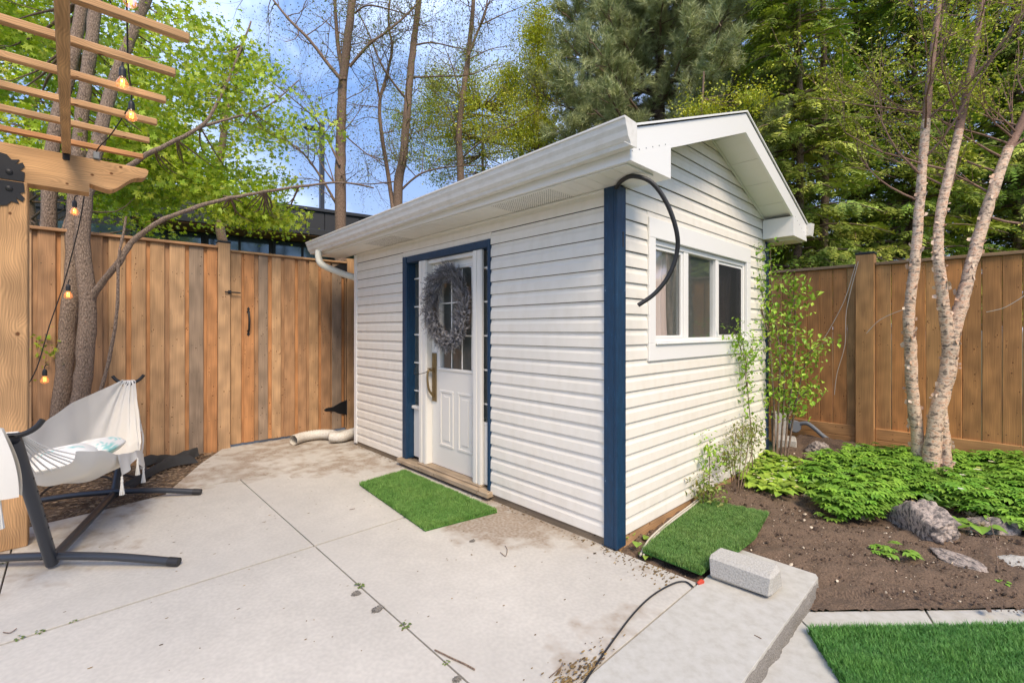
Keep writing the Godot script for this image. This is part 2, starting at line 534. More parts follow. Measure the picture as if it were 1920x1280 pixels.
func _ready() -> void:
	rng.seed = 7
	# camera
	var cam := Camera3D.new()
	cam.name = "camera"
	cam.projection = Camera3D.PROJECTION_FRUSTUM
	cam.near = 0.05
	cam.far = 400.0
	cam.size = 2.0 * 0.05 * 640.0 / FOCAL
	cam.frustum_offset = Vector2(0, -0.05 * 22.0 / FOCAL)
	cam.transform = Transform3D(Basis(RIGHT, Vector3.UP, -AHEAD).orthonormalized(), EYE)
	add_child(cam)
	cam.current = true
	# sky
	var env := Environment.new()
	env.background_mode = Environment.BG_SKY
	var sm := ProceduralSkyMaterial.new()
	sm.sky_top_color = lin(0.075, 0.185, 0.44)
	sm.sky_horizon_color = lin(0.37, 0.44, 0.60)
	sm.sky_curve = 0.22
	sm.ground_bottom_color = lin(0.12, 0.13, 0.11)
	sm.ground_horizon_color = lin(0.37, 0.44, 0.60)
	sm.sun_angle_max = 2.0
	sm.sky_cover = cloud_picture()
	sm.sky_cover_modulate = lin(0.36, 0.36, 0.36)
	env.sky = Sky.new()
	env.sky.sky_material = sm
	env.background_energy_multiplier = 1.3
	env.tonemap_mode = Environment.TONE_MAPPER_LINEAR
	env.tonemap_exposure = 1.66
	env.sdfgi_enabled = true
	env.ssao_enabled = true
	env.ssil_enabled = true
	var we := WorldEnvironment.new()
	we.name = "environment"
	we.environment = env
	add_child(we)
	# sun behind thin cloud, high, from in front of the window wall
	var sun := DirectionalLight3D.new()
	sun.name = "sun"
	sun.light_energy = 0.74
	sun.light_color = Color(1.0, 0.93, 0.84)
	sun.light_angular_distance = 22.0
	sun.shadow_enabled = true
	add_child(sun)
	sun.look_at_from_position(Vector3(-0.24, 0.74, 0.60) * 30.0, Vector3.ZERO)

	materials()
	grounds()
	shed()
	fences()
	far_building()
	trees()
	pergola()
	hammock()
	beds()
	small_things()

# ---------- ground ----------
func poly(a: Array) -> PackedVector2Array:
	var o := PackedVector2Array()
	for p in a:
		o.append(Vector2(p[0], p[1]) if not p is Vector3 else Vector2(p.x, p.z))
	return o
func slab(points: PackedVector2Array, y0: float, y1: float, m: Material, parent: Node, called := "slab") -> MeshInstance3D:
	var b := MB.new()
	b.us = Vector2(1 / 5.6, 1 / 6.1)
	b.uo = Vector2(4.4 / 5.6, 4.9 / 6.1)
	b.prism(points, y0, y1, 0.0015)
	return obj(called, b, m, parent)
func hills(x: float, z: float) -> float:  # height of the planted bed
	var h := -0.035 + 0.06 * smoothstep(1.3, 0.0, z) * smoothstep(-0.2, 1.0, x) + 0.05 * smoothstep(1.5, 4.0, x)
	return h + 0.012 * sin(x * 5.1 + z * 3.0) + 0.010 * sin(x * 9.7 - z * 7.3)
func grounds() -> void:
	var b := MB.new()
	b.box(Vector3(-70, -0.6, -90), Vector3(90, -0.16, 60), 0.0)
	struct("ground", b, M.far_grass)
	var patio := Node3D.new()
	patio.name = "patio"
	add_child(patio)
	patio.set_meta("kind", "structure")
	b = MB.new()
	b.box(Vector3(-6, -0.159, -4.695), Vector3(-0.03, -0.05, 0.97), 0.0)
	obj("joint_dirt", b, M.soil, patio)
	var g := 0.0095
	var gx := 0.0042
	slab(poly([[-1.15, -4.9], [1.6, -4.9], [1.6, -3.83], [-0.0, -3.83], [-0.0, -3.29 - g], [-1.97, -3.29 - g], [-1.58, -4.14]]), -0.1, 0.0, M.concrete, patio)
	for a in [[-1.40, -0.0, -3.29, -1.41], [-1.40, -0.0, -1.41, 0.55], [-2.85, -1.40, -1.41, 0.55], [-2.85, -1.40, -3.29, -1.41], [-5.5, -2.85, -3.2, -1.41], [-5.5, -2.85, -1.41, 0.55]]:
		var p := poly([[a[0] + gx, a[2] + g], [a[1] - gx, a[2] + g], [a[1] - gx, a[3] - g], [a[0] + gx, a[3] - g]])
		if a[0] == -2.85 and a[2] == -3.29:
			p = poly([[-2.85 + gx, -3.12], [-2.3, -3.2], [-1.97, -3.29 + g], [-1.40 - gx, -3.29 + g], [-1.40 - gx, -1.41 - g], [-2.85 + gx, -1.41 - g]])
		slab(p, -0.1, 0.0, M.concrete, patio)
	var st := slab(poly([[-5.5, 0.552], [0.585, 0.552], [0.585, 0.98], [0.55, 1.0], [-5.5, 1.0]]), -0.055, 0.004, M.concrete_plain, patio, "step_slab")
	# the broken underside of the step's open edge
	var rough := MB.new()
	var cols := []
	var lumps := FastNoiseLite.new()
	lumps.frequency = 9.0
	lumps.fractal_octaves = 4
	for i in 150:
		var x := -1.2 + 1.72 * i / 149.0
		var col := []
		for j in 6:
			var f := j / 5.0
			col.append(Vector3(x, lerpf(-0.012, -0.085, f) + 0.012 * lumps.get_noise_2d(x, f * 0.1), 1.0005 + (0.02 + 0.012 * lumps.get_noise_2d(x * 0.6 + 4.0, 0.0)) * sqrt(f) + 0.008 * f * lumps.get_noise_2d(x, 3.0 + f * 0.12)))
		cols.append(col)
	rough.sheet(cols)
	obj("broken_edge", rough, M.broken_concrete, st)
	var low := Node3D.new()
	low.name = "path"
	add_child(low)
	low.set_meta("kind", "structure")
	slab(poly([gp(1488, 1147, LOW), gp(1734, 1144, LOW), gp(1756, 1179, LOW), gp(1526, 1183, LOW)]), -0.15, LOW, M.concrete_plain, low, "kerb_stone")
	slab(poly([gp(1738, 1144, LOW), gp(2200, 1138, LOW), gp(2200, 1172, LOW), gp(1760, 1179, LOW)]), -0.15, LOW, M.concrete_plain, low, "kerb_stone")
	slab(poly([Vector3(0.1, 0, 1.005), gp(1486, 1147, LOW), gp(1524, 1184, LOW), gp(1640, 1400, LOW), Vector3(-1.6, 0, 1.55), Vector3(-1.6, 0, 1.005)]), -0.15, LOW - 0.003, M.concrete_plain, low)
	# planted bed, modelled as uneven soil
	var rows := []
	var clods := FastNoiseLite.new()
	clods.frequency = 7.0
	clods.fractal_octaves = 4
	for i in 150:
		var row := []
		var x := 0.0 + 4.5 * i / 149.0
		for j in 190:
			var z := -0.02 + 4.8 * pow(j / 189.0, 1.25)
			row.append(Vector3(x - 0.04, hills(x, z) + clods.get_noise_2d(x, z) * 0.028, z))
		rows.append(row)
	b = MB.new()
	b.sheet(rows)
	# the bed ends at the kerb
	var kept := MB.new()
	var k0 := gp(1480, 1148, LOW)
	var k1 := gp(2200, 1139, LOW)
	var side := Vector3(k1.z - k0.z, 0, k0.x - k1.x).normalized()
	for i in range(0, b.v.size(), 3):
		var q := (b.v[i] + b.v[i + 1] + b.v[i + 2]) / 3.0
		if (q - k0).dot(side) < 0.0 or (q.x < 0.585 and q.z > 0.56 and q.z < 0.985) or q.x < -0.01:
			continue
		for j in 3:
			var p := b.v[i + j]
			if (p - k0).dot(side) < 0.12:
				p.y = minf(p.y, LOW + 0.01)
			kept.v.append(p)
			kept.n.append(b.n[i + j])
			kept.t.append(Vector2())
			kept.c.append(Color.WHITE)
	var soil := struct("garden_bed", kept, M.soil)
	b = MB.new()
	rows = []
	for i in 30:
		var row := []
		for j in 14:
			var x := -6.0 + 5.0 * i / 29.0
			var z := -4.71 + 1.65 * j / 13.0
			row.append(Vector3(x, -0.035 + rf(-0.012, 0.012), z))
		rows.append(row)
	b.sheet(rows)
	struct("mulch_bed", b, M.soil)
	b = MB.new()
	b.box(Vector3(-0.03, -0.159, -4.0), Vector3(2.9, -0.02, 0.0), 0.0)
	struct("shed_footing_ground", b, M.soil)
	lawns()

func blade_tuft(k: int, h: float, spread: float, w: float, s: int, lean := 0.5) -> ArrayMesh:
	var r := RandomNumberGenerator.new()
	r.seed = s
	var b := MB.new()
	for i in k:
		var a := r.randf() * TAU
		var o := Vector3(cos(a), 0, sin(a)) * spread * sqrt(r.randf())
		var f := r.randf() * TAU
		var d := Vector3(cos(f), 0, sin(f))
		var n := Vector3(-d.z, 0, d.x)
		var hh := h * r.randf_range(0.65, 1.1)
		var l := hh * lean * r.randf_range(0.2, 1.3)
		var p1 := o + Vector3(0, hh * 0.6, 0) + d * l * 0.35
		var p2 := o + Vector3(0, hh, 0) + d * l
		var g := r.randf_range(0.7, 1.2)
		b.tint = Color(g, g, g)
		b.quad(o - n * w, o + n * w, p1 + n * w * 0.8, p1 - n * w * 0.8)
		b.tri(p1 - n * w * 0.8, p1 + n * w * 0.8, p2)
	return b.mesh()
func turf(called: String, label: String, corners: PackedVector2Array, y: float, per: float, h: float, w: float, col: Color, warm: Color, as_thing := true) -> void:
	var t: Node3D
	var base := MB.new()
	base.prism(corners, y - 0.012, y, 0.003)
	if as_thing:
		t = thing(called, label, "turf mat")
		obj("backing", base, M.turf_back, t)
	else:
		t = struct(called, base, M.turf_back)
	var lo := Vector2(1e9, 1e9)
	var hi := -lo
	for p in corners:
		lo = lo.min(p)
		hi = hi.max(p)
	var places := []
	var colors := []
	var k := int((hi.x - lo.x) * (hi.y - lo.y) * per)
	var patch := FastNoiseLite.new()
	patch.frequency = 3.5
	for i in k:
		var p := Vector2(rf(lo.x, hi.x), rf(lo.y, hi.y))
		if not Geometry2D.is_point_in_polygon(p, corners):
			continue
		var q := patch.get_noise_2d(p.x, p.y)
		var s := rf(0.8, 1.2) * (1.0 + 0.2 * q)
		places.append(Transform3D(Basis(Vector3.UP, rf(0, TAU)) * Basis(Vector3.RIGHT, rf(-0.25, 0.25) + q * 0.5) * Basis.from_scale(Vector3(1, s, 1)), Vector3(p.x, y - 0.002, p.y)))
		var c := col.lerp(warm, clampf(rng.randfn() * 0.3 + 0.3 + q * 0.7, 0, 1)) * rf(0.7, 1.2)
		colors.append(c)
	many("grass_blades", blade_tuft(9, h, 0.011, w, 4, 0.7), M.grass_blade, places, colors, t)
func lawns() -> void:
	turf("door_mat", "rectangular mat of bright green artificial grass on the concrete below the door", poly([gp(674, 908, 0.01), gp(760, 884, 0.01), gp(932, 959, 0.01), gp(797, 994, 0.01)]), 0.013, 17000, 0.028, 0.0013, Color(0.15, 0.34, 0.06), Color(0.26, 0.45, 0.10))
	turf("turf_offcut", "offcut of artificial grass lying on the soil beside the window wall", poly([Vector3(0.05, 0, 0.17), gp(1250, 992, 0.03), Vector3(1.17, 0, 0.04), gp(1380, 953, 0.03), gp(1440, 964, 0.03), gp(1415, 1010, 0.03), gp(1388, 1034, 0.02), Vector3(0.26, 0, 0.545), Vector3(0.05, 0, 0.54)]), 0.034, 17000, 0.03, 0.0013, Color(0.15, 0.32, 0.065), Color(0.27, 0.43, 0.11))
	turf("lawn", "", poly([gp(1516, 1186, LOW), gp(1760, 1182, LOW), gp(2200, 1175, LOW), gp(2300, 1420, LOW), gp(1655, 1420, LOW), gp(1585, 1290, LOW)]), LOW + 0.004, 17000, 0.042, 0.0015, Color(0.09, 0.28, 0.05), Color(0.17, 0.40, 0.07), false)

# ---------- shed ----------
const RISE := 0.37
func under_roof(x: float) -> float:
	return 2.435 + RISE * (minf(x, 2.82 - x) + 0.31)
func course(door_wall: bool, y0: float, h: float, a0: float, a1: float, b0: float, b1: float, parent: Node) -> void:
	# one lap of vinyl: a0..b0 along its lower edge, a1..b1 along its upper one
	var prof := [[0.004, 0.003], [0.0155, 0.0], [0.0165, 0.004], [0.0140, 0.062], [0.0065, 0.080], [0.0045, 0.1015]]
	y0 += rf(-0.0012, 0.0012)
	var proud := rf(-0.001, 0.001)
	var b := MB.new()
	for i in prof.size() - 1:
		var q := []
		for e in [[i, 0], [i, 1], [i + 1, 1], [i + 1, 0]]:
			var p: Array = prof[e[0]]
			var y: float = minf(p[1], h)
			var f := y / 0.104
			var s := lerpf(a0, a1, f) if e[1] == 0 else lerpf(b0, b1, f)
			q.append(Vector3(-p[0] - proud, y0 + y, s) if door_wall else Vector3(s, y0 + y, p[0] + proud))
		b.quad(q[0], q[1], q[2], q[3])
	obj("siding_course", b, M.vinyl, parent)
func shed() -> void:
	var s := thing("garden_shed", "white vinyl sided garden shed with blue corner posts and a gabled roof", "shed")
	obj("building_paper", bx(Vector3(-0.002, 0.06, -3.78), Vector3(-0.0005, 2.35, -2.65), 0), M.rubber, s)
	obj("building_paper", bx(Vector3(-0.002, 0.06, -1.225), Vector3(-0.0005, 2.35, -0.03), 0), M.rubber, s)
	obj("frieze_board", bx(Vector3(-0.012, 2.196, -2.648), Vector3(-0.0005, 2.2485, -1.226), 0.002, 2), M.vinyl, s)
	obj("building_paper", bx(Vector3(0.03, 0.092, 0.0002), Vector3(2.77, 1.207, 0.0008), 0), M.rubber, s)
	obj("building_paper", bx(Vector3(0.03, 2.228, 0.0002), Vector3(2.77, 2.50, 0.0008), 0), M.rubber, s)
	for e in [[0.03, 0.373], [2.304, 2.77]]:
		obj("building_paper", bx(Vector3(e[0], 1.208, 0.0002), Vector3(e[1], 2.227, 0.0008), 0), M.rubber, s)
	var wall := obj("wall", bx(Vector3(0.0, 0.06, -3.79), Vector3(0.08, 2.36, -2.60), 0), M.inside_wall, s)
	obj("wall", bx(Vector3(0.0, 0.06, -1.26), Vector3(0.08, 2.36, -0.001), 0), M.inside_wall, s)
	obj("wall", bx(Vector3(0.0, 2.17, -2.60), Vector3(0.08, 2.36, -1.26), 0), M.inside_wall, s)
	for a in [[0.081, 0.06, 0.44, 2.40], [2.22, 0.06, 2.82, 2.40], [0.44, 0.06, 2.22, 1.32], [0.44, 2.11, 2.22, 2.40]]:
		obj("wall", bx(Vector3(a[0], a[1], -0.08), Vector3(a[2], a[3], 0.0), 0), M.inside_wall, s)
	obj("wall", bx(Vector3(2.74, 0.06, -3.79), Vector3(2.82, 2.36, -0.081), 0), M.inside_wall, s)
	obj("wall", bx(Vector3(0.081, 0.06, -3.79), Vector3(2.739, 2.36, -3.71), 0), M.inside_wall, s)
	for z in [-0.08, -3.79]:
		var gable := MB.new()
		gable.xf = Transform3D(Basis(Vector3.RIGHT, PI / 2), Vector3(0, 0, z))
		gable.prism(PackedVector2Array([Vector2(0.0, -2.401), Vector2(2.82, -2.401), Vector2(2.82, -under_roof(0)), Vector2(1.41, -under_roof(1.41)), Vector2(0.0, -under_roof(0))]), 0.0, 0.08)
		obj("gable_wall", gable, M.inside_wall, s)
	obj("floor", bx(Vector3(0.02, 0.0, -3.77), Vector3(2.80, 0.058, -0.02), 0), M.dark_inside, s)
	obj("ceiling", bx(Vector3(0.081, 2.365, -3.70), Vector3(2.739, 2.395, -0.081), 0), M.inside_wall, s)
	# sill boards under the siding
	obj("sill_board", bx(Vector3(-0.004, -0.02, -3.80), Vector3(0.03, 0.075, -0.02), 0.003, 2), M.weathered, s)
	obj("sill_board", bx(Vector3(0.031, -0.03, -0.03), Vector3(2.80, 0.09, 0.006), 0.003, 0), M.cedar_tan, s)
	# siding, lap by lap
	var step := 0.1045
	for i in 22:
		var y := 0.055 + step * i
		var h := minf(0.104, 2.352 - y)
		if h < 0.01:
			continue
		if y > 2.185:
			course(true, y, h, -3.74, -3.74, -0.075, -0.075, s)
		else:
			course(true, y, h, -3.74, -3.74, -2.648, -2.648, s)
			course(true, y, h, -1.226, -1.226, -0.075, -0.075, s)
	for i in 30:
		var y := 0.075 + step * i
		var ends := []
		for yy in [y, y + 0.104]:
			var x0 := 0.078
			var x1 := 2.775
			if yy > under_roof(0.0):
				x0 = (yy - 2.435) / RISE - 0.31
				x1 = 2.82 - x0
			ends.append([x0, x1])
		if ends[0][0] > 1.38:
			break
		ends[1][0] = minf(ends[1][0], 1.41)
		ends[1][1] = maxf(ends[1][1], 1.41)
		if y + 0.05 > 1.208 and y + 0.06 < 2.235:
			course(false, y, 0.104, 0.078, 0.078, 0.372, 0.372, s)
			course(false, y, 0.104, 2.305, 2.305, 2.775, 2.775, s)
		else:
			course(false, y, 0.104, ends[0][0], ends[1][0], ends[0][1], ends[1][1], s)
	# corners
	var post := MB.new()
	post.box(Vector3(-0.026, 0.012, -0.078), Vector3(0.0, 2.362, 0.0), 0.003)
	post.box(Vector3(-0.026, 0.012, 0.0005), Vector3(0.078, 2.364, 0.026), 0.003)
	var pm := obj("corner_post", post, M.blue_paint, s)
	pm.set_meta("label", "deep blue corner post with flaking paint at the near corner")
	var hole := MB.new()
	hole.tube(PackedVector3Array([Vector3(0.045, 2.06, 0.0262), Vector3(0.045, 2.06, 0.028)]), even(2, 0.011), 12)
	hole.box(Vector3(0.036, 1.97, 0.0255), Vector3(0.052, 2.05, 0.0275), 0.006)
	obj("knot_hole", hole, M.rubber, pm)
	obj("corner_post", bx(Vector3(2.775, 0.02, -0.05), Vector3(2.84, 2.36, 0.024), 0.003), M.blue_paint, s)
	obj("corner_trim", bx(Vector3(-0.022, 0.03, -3.812), Vector3(0.0, 2.36, -3.742), 0.004), M.aluminium, s)
	obj("corner_trim", bx(Vector3(0.001, 0.03, -3.812), Vector3(0.05, 2.36, -3.792), 0.004), M.aluminium, s)
	roof(s)
	door(s)
	window(s)

func roof(s: Node3D) -> void:
	var z0 := -4.18
	var z1 := 0.30
	for side in [0, 1]:
		var deck := MB.new()
		var f := func(x: float, y: float, z: float) -> Vector3:
			return Vector3(x if side == 0 else 2.82 - x, y, z)
		var q := [[-0.31, 2.53], [1.41, 2.53 + RISE * 1.72]]
		for e in [[0.0, -0.05], [0.03, 0.0]]:
			pass
		var a: Vector3 = f.call(q[0][0], q[0][1], z0)
		var b: Vector3 = f.call(q[1][0], q[1][1], z0)
		var up := Vector3(0, 0.022, 0)
		var l := Vector3(0, 0, z1 - 0.022 - z0)
		var mid := (a + b) / 2 + l / 2 + up / 2
		for p in [[a, b, b + l, a + l], [a + up, b + up, b + l + up, a + l + up], [a, a + l, a + l + up, a + up], [a, b, b + up, a + up], [a + l, b + l, b + l + up, a + l + up]]:
			deck.outq(p, mid, 1, 0)
		var dk := obj("roof", deck, M.cedar_tan, s)
		for i in 13:
			var sh := MB.new()
			var x0 := -0.345 + 0.135 * i
			var x1 := x0 + 0.16
			var y0 := 2.562 + RISE * (x0 + 0.31) + 0.010
			var y1 := 2.562 + RISE * (minf(x1, 1.41) + 0.31) + 0.002
			x1 = minf(x1, 1.41)
			var zz := z0 - 0.02
			while zz < z1:
				var ze := minf(zz + rf(0.25, 0.4), z1 + rf(0.006, 0.012))
				var w := rf(-0.002, 0.005)
				var A: Vector3 = f.call(x0, y0 + w, zz)
				var B: Vector3 = f.call(x1, y1 + w, zz)
				var L := Vector3(0, 0, ze - zz - 0.004)
				var U := Vector3(0, -0.006, 0)
				var m := (A + B) / 2 + L / 2 + U / 2
				for p in [[A, B, B + L, A + L], [A, A + L, A + L + U, A + U], [A + L, B + L, B + L + U, A + L + U], [A, B, B + U, A + U]]:
					sh.outq(p, m, 1, 0)
				zz = ze
			obj("shingle_course", sh, M.shingle, dk)
		# eave fascia, gutter
		var ex := -0.31 if side == 0 else 3.13
		obj("eave_fascia", bx(Vector3(minf(ex, ex + (0.02 if side == 0 else -0.02)), 2.372, z0), Vector3(maxf(ex, ex + (0.02 if side == 0 else -0.02)), 2.529, z1 - 0.021), 0.002, 2), M.aluminium, s)
		var gut := MB.new()
		var sgn := -1.0 if side == 0 else 1.0
		var prof := [[0.002, 2.565], [0.002, 2.435], [0.065, 2.430], [0.072, 2.452], [0.078, 2.456], [0.092, 2.475], [0.100, 2.505], [0.112, 2.528], [0.118, 2.556], [0.126, 2.562], [0.126, 2.572], [0.112, 2.572]]
		var ga := 0.345
		var gb := -4.30
		for i in prof.size() - 1:
			var e0: Array = prof[i]
			var e1: Array = prof[i + 1]
			var A := Vector3(ex + sgn * e0[0], e0[1], ga)
			var B := Vector3(ex + sgn * e1[0], e1[1], ga)
			var C := Vector3(ex + sgn * e1[0], e1[1] - 0.045, gb)
			var D := Vector3(ex + sgn * e0[0], e0[1] - 0.045, gb)
			if side == 0:
				gut.quad(A, B, C, D)
			else:
				gut.quad(D, C, B, A)
		for e in [[ga, 0.0], [gb, -0.045]]:
			var cap := PackedVector2Array()
			for p in prof:
				cap.append(Vector2(p[0], p[1]))
			var idx := Geometry2D.triangulate_polygon(cap)
			for i in range(0, idx.size(), 3):
				var P := []
				for j in 3:
					P.append(Vector3(ex + sgn * cap[idx[i + j]].x, cap[idx[i + j]].y + e[1], e[0]))
				gut.outq(P, Vector3(ex, 2.5, -2), 2, 0)
		var go := obj("gutter", gut, M.gutter_paint, s)
		var lip := MB.new()
		lip.box(Vector3(minf(ex + sgn * 0.004, ex + sgn * 0.128), 2.4275, ga - 0.004), Vector3(maxf(ex + sgn * 0.004, ex + sgn * 0.128), 2.4305, ga + 0.002), 0.0)
		obj("end_cap", lip, M.aluminium, go)
		# boxed soffit: panels crossways, three grooves each
		var k := 0
		var z := z1 - 0.03
		while z > z0 + 0.05:
			var pan := MB.new()
			var lo := ex + 0.021 if side == 0 else 2.842
			var hi := -0.002 if side == 0 else ex - 0.021
			for j in 3:
				pan.box(Vector3(lo, 2.362, z - 0.1), Vector3(hi, 2.370, z - 0.0025), 0.002, 0)
				z -= 0.1
			pan.box(Vector3(lo, 2.3705, z), Vector3(hi, 2.374, z + 0.298), 0.0)
			var po := obj("soffit_panel", pan, M.soffit, s)
			if side == 0 and k in [2, 3, 9, 10]:
				var slots := MB.new()
				for i in 30:
					for j in 12:
						slots.box(Vector3(lo + 0.018 + 0.022 * j + (0.011 if i % 2 else 0.0), 2.3613, z + 0.006 + 0.0098 * i), Vector3(lo + 0.027 + 0.022 * j + (0.011 if i % 2 else 0.0), 2.3625, z + 0.0075 + 0.0098 * i), 0.0)
				obj("vent_slots", slots, M.screen, po).set_meta("kind", "stuff")
			k += 1
		if side == 0:
			var sx := 0.002
			obj("frieze_channel", bx(Vector3(-0.022, 2.346, -3.79), Vector3(-0.001, 2.3605, -0.08), 0.003, 2), M.soffit, s)
		# rake fascia at the window gable, its drip edge, its sloping soffit
		for e in [[z1 - 0.02, z1, "rake_fascia"], [z0, z0 + 0.02, "rake_fascia"]]:
			var rk := MB.new()
			var P := [f.call(-0.312, 2.372 if e[1] > 0 else 2.39, e[0]), f.call(1.41, under_roof(1.41) - 0.035, e[0]), f.call(1.41, 2.553 + RISE * 1.72, e[0]), f.call(-0.312, 2.553, e[0])]
			P[0] = f.call(-0.312, 2.395, e[0])
			var Z := Vector3(0, 0, e[1] - e[0])
			var c: Vector3 = (P[0] + P[1] + P[2] + P[3]) / 4 + Z / 2
			rk.outq(P.duplicate(), c, 2, 0)
			rk.outq([P[0] + Z, P[1] + Z, P[2] + Z, P[3] + Z], c, 2, 0)
			for i in 4:
				rk.outq([P[i], P[(i + 1) % 4], P[(i + 1) % 4] + Z, P[i] + Z], c, 1, 0)
			obj(e[2], rk, M.aluminium, s)
		var drip := MB.new()
		var d0: Vector3 = f.call(-0.335, 2.553 - 0.0, z1 + 0.001)
		var d1: Vector3 = f.call(1.41, 2.553 + RISE * 1.745, z1 + 0.001)
		drip.outq([d0, d1, d1 + Vector3(0, 0.014, 0), d0 + Vector3(0, 0.014, 0)], (d0 + d1) / 2 + Vector3(0, 0, -1), 2, 0)
		drip.outq([d0, d1, d1 + Vector3(0, 0, 0.012), d0 + Vector3(0, 0, 0.012)], (d0 + d1) / 2 + Vector3(0, 1, 0), 2, 0)
		drip.outq([d0 + Vector3(0, 0, 0.012), d1 + Vector3(0, 0, 0.012), d1 + Vector3(0, 0.013, 0.012), d0 + Vector3(0, 0.013, 0.012)], (d0 + d1) / 2 + Vector3(0, 0, -1), 2, 0)
		obj("drip_edge", drip, M.aluminium, s)
		var x := 0.0
		var n := 0
		while x < 1.40:
			var xe := minf(x + 0.34, 1.408)
			var sp := MB.new()
			for j in 3:
				var xa := lerpf(x, xe, j / 3.0) + (0.003 if j == 0 else 0.0005)
				var xb := lerpf(x, xe, (j + 1) / 3.0) - (0.003 if j == 2 else 0.0005)
				var A: Vector3 = f.call(xa, under_roof(xa) + 0.005, 0.002)
				var B: Vector3 = f.call(xb, under_roof(xb) + 0.005, 0.002)
				var L := Vector3(0, 0, z1 - 0.024)
				var U := Vector3(0, 0.008, 0)
				var c := (A + B) / 2 + L / 2 + U / 2
				for p in [[A, B, B + L, A + L], [A, A + L, A + L + U, A + U], [B, B + L, B + L + U, B + U], [A + U, B + U, B + L + U, A + L + U]]:
					sp.outq(p, c, 1, 0)
			obj("rake_soffit_panel", sp, M.soffit, s)
			x = xe
			n += 1
		var ch := MB.new()
		var c0: Vector3 = f.call(0.06, under_roof(0.06) - 0.004, 0.02)
		var c1: Vector3 = f.call(1.41, under_roof(1.41) - 0.004, 0.02)
		ch.bar(c0, c1, 0.009, 6)
		obj("rake_channel", ch, M.soffit, s)
		# boxed return where the eave meets the gable
		var ret := MB.new()
		var R0 := [[-0.311, 2.374], [0.15, 2.374], [0.15, 2.395 + RISE * 0.46 + 0.006], [-0.311, 2.401]]
		var front := []
		var back := []
		for p in R0:
			front.append(f.call(p[0], p[1], z1 + 0.003))
			back.append(f.call(p[0], p[1], 0.018))
		var cc: Vector3 = (front[0] + front[1] + front[2] + back[0] + back[1] + back[2]) / 6
		ret.outq(front.duplicate(), cc, 2, 0)
		ret.outq([front[0], front[1], back[1], back[0]], cc, 2, 0)
		ret.outq([front[1], front[2], back[2], back[1]], cc, 2, 0)
		ret.outq([front[0], front[3], back[3], back[0]], cc, 2, 0)
		var ro := obj("eave_return", ret, M.aluminium, s)
		for i in 6:
			var nails := MB.new()
			var x2 := -0.29 + 0.075 * i
			nails.lathe([[0.0045, 0.0], [0.0035, 0.002], [0.0, 0.0025]], f.call(x2, 2.425 + RISE * (x2 + 0.31), z1), Vector3(0, 0, 1), 8)
			obj("nail_head", nails, M.pipe_grey, ro)
	# downspout: outlet under the gutter's far end, elbow back to the wall
	var ds := MB.new()
	var dp := bend(PackedVector3Array([Vector3(-0.375, 2.40, -4.02), Vector3(-0.375, 2.30, -4.02), Vector3(-0.33, 2.22, -4.0), Vector3(-0.12, 2.13, -3.93), Vector3(0.06, 2.06, -3.87), Vector3(0.10, 1.9, -3.87), Vector3(0.10, 0.3, -3.87)]), 6)
	ds.tube(dp, even(dp.size(), 0.04), 12)
	obj("downspout", ds, M.downspout_paint, s)

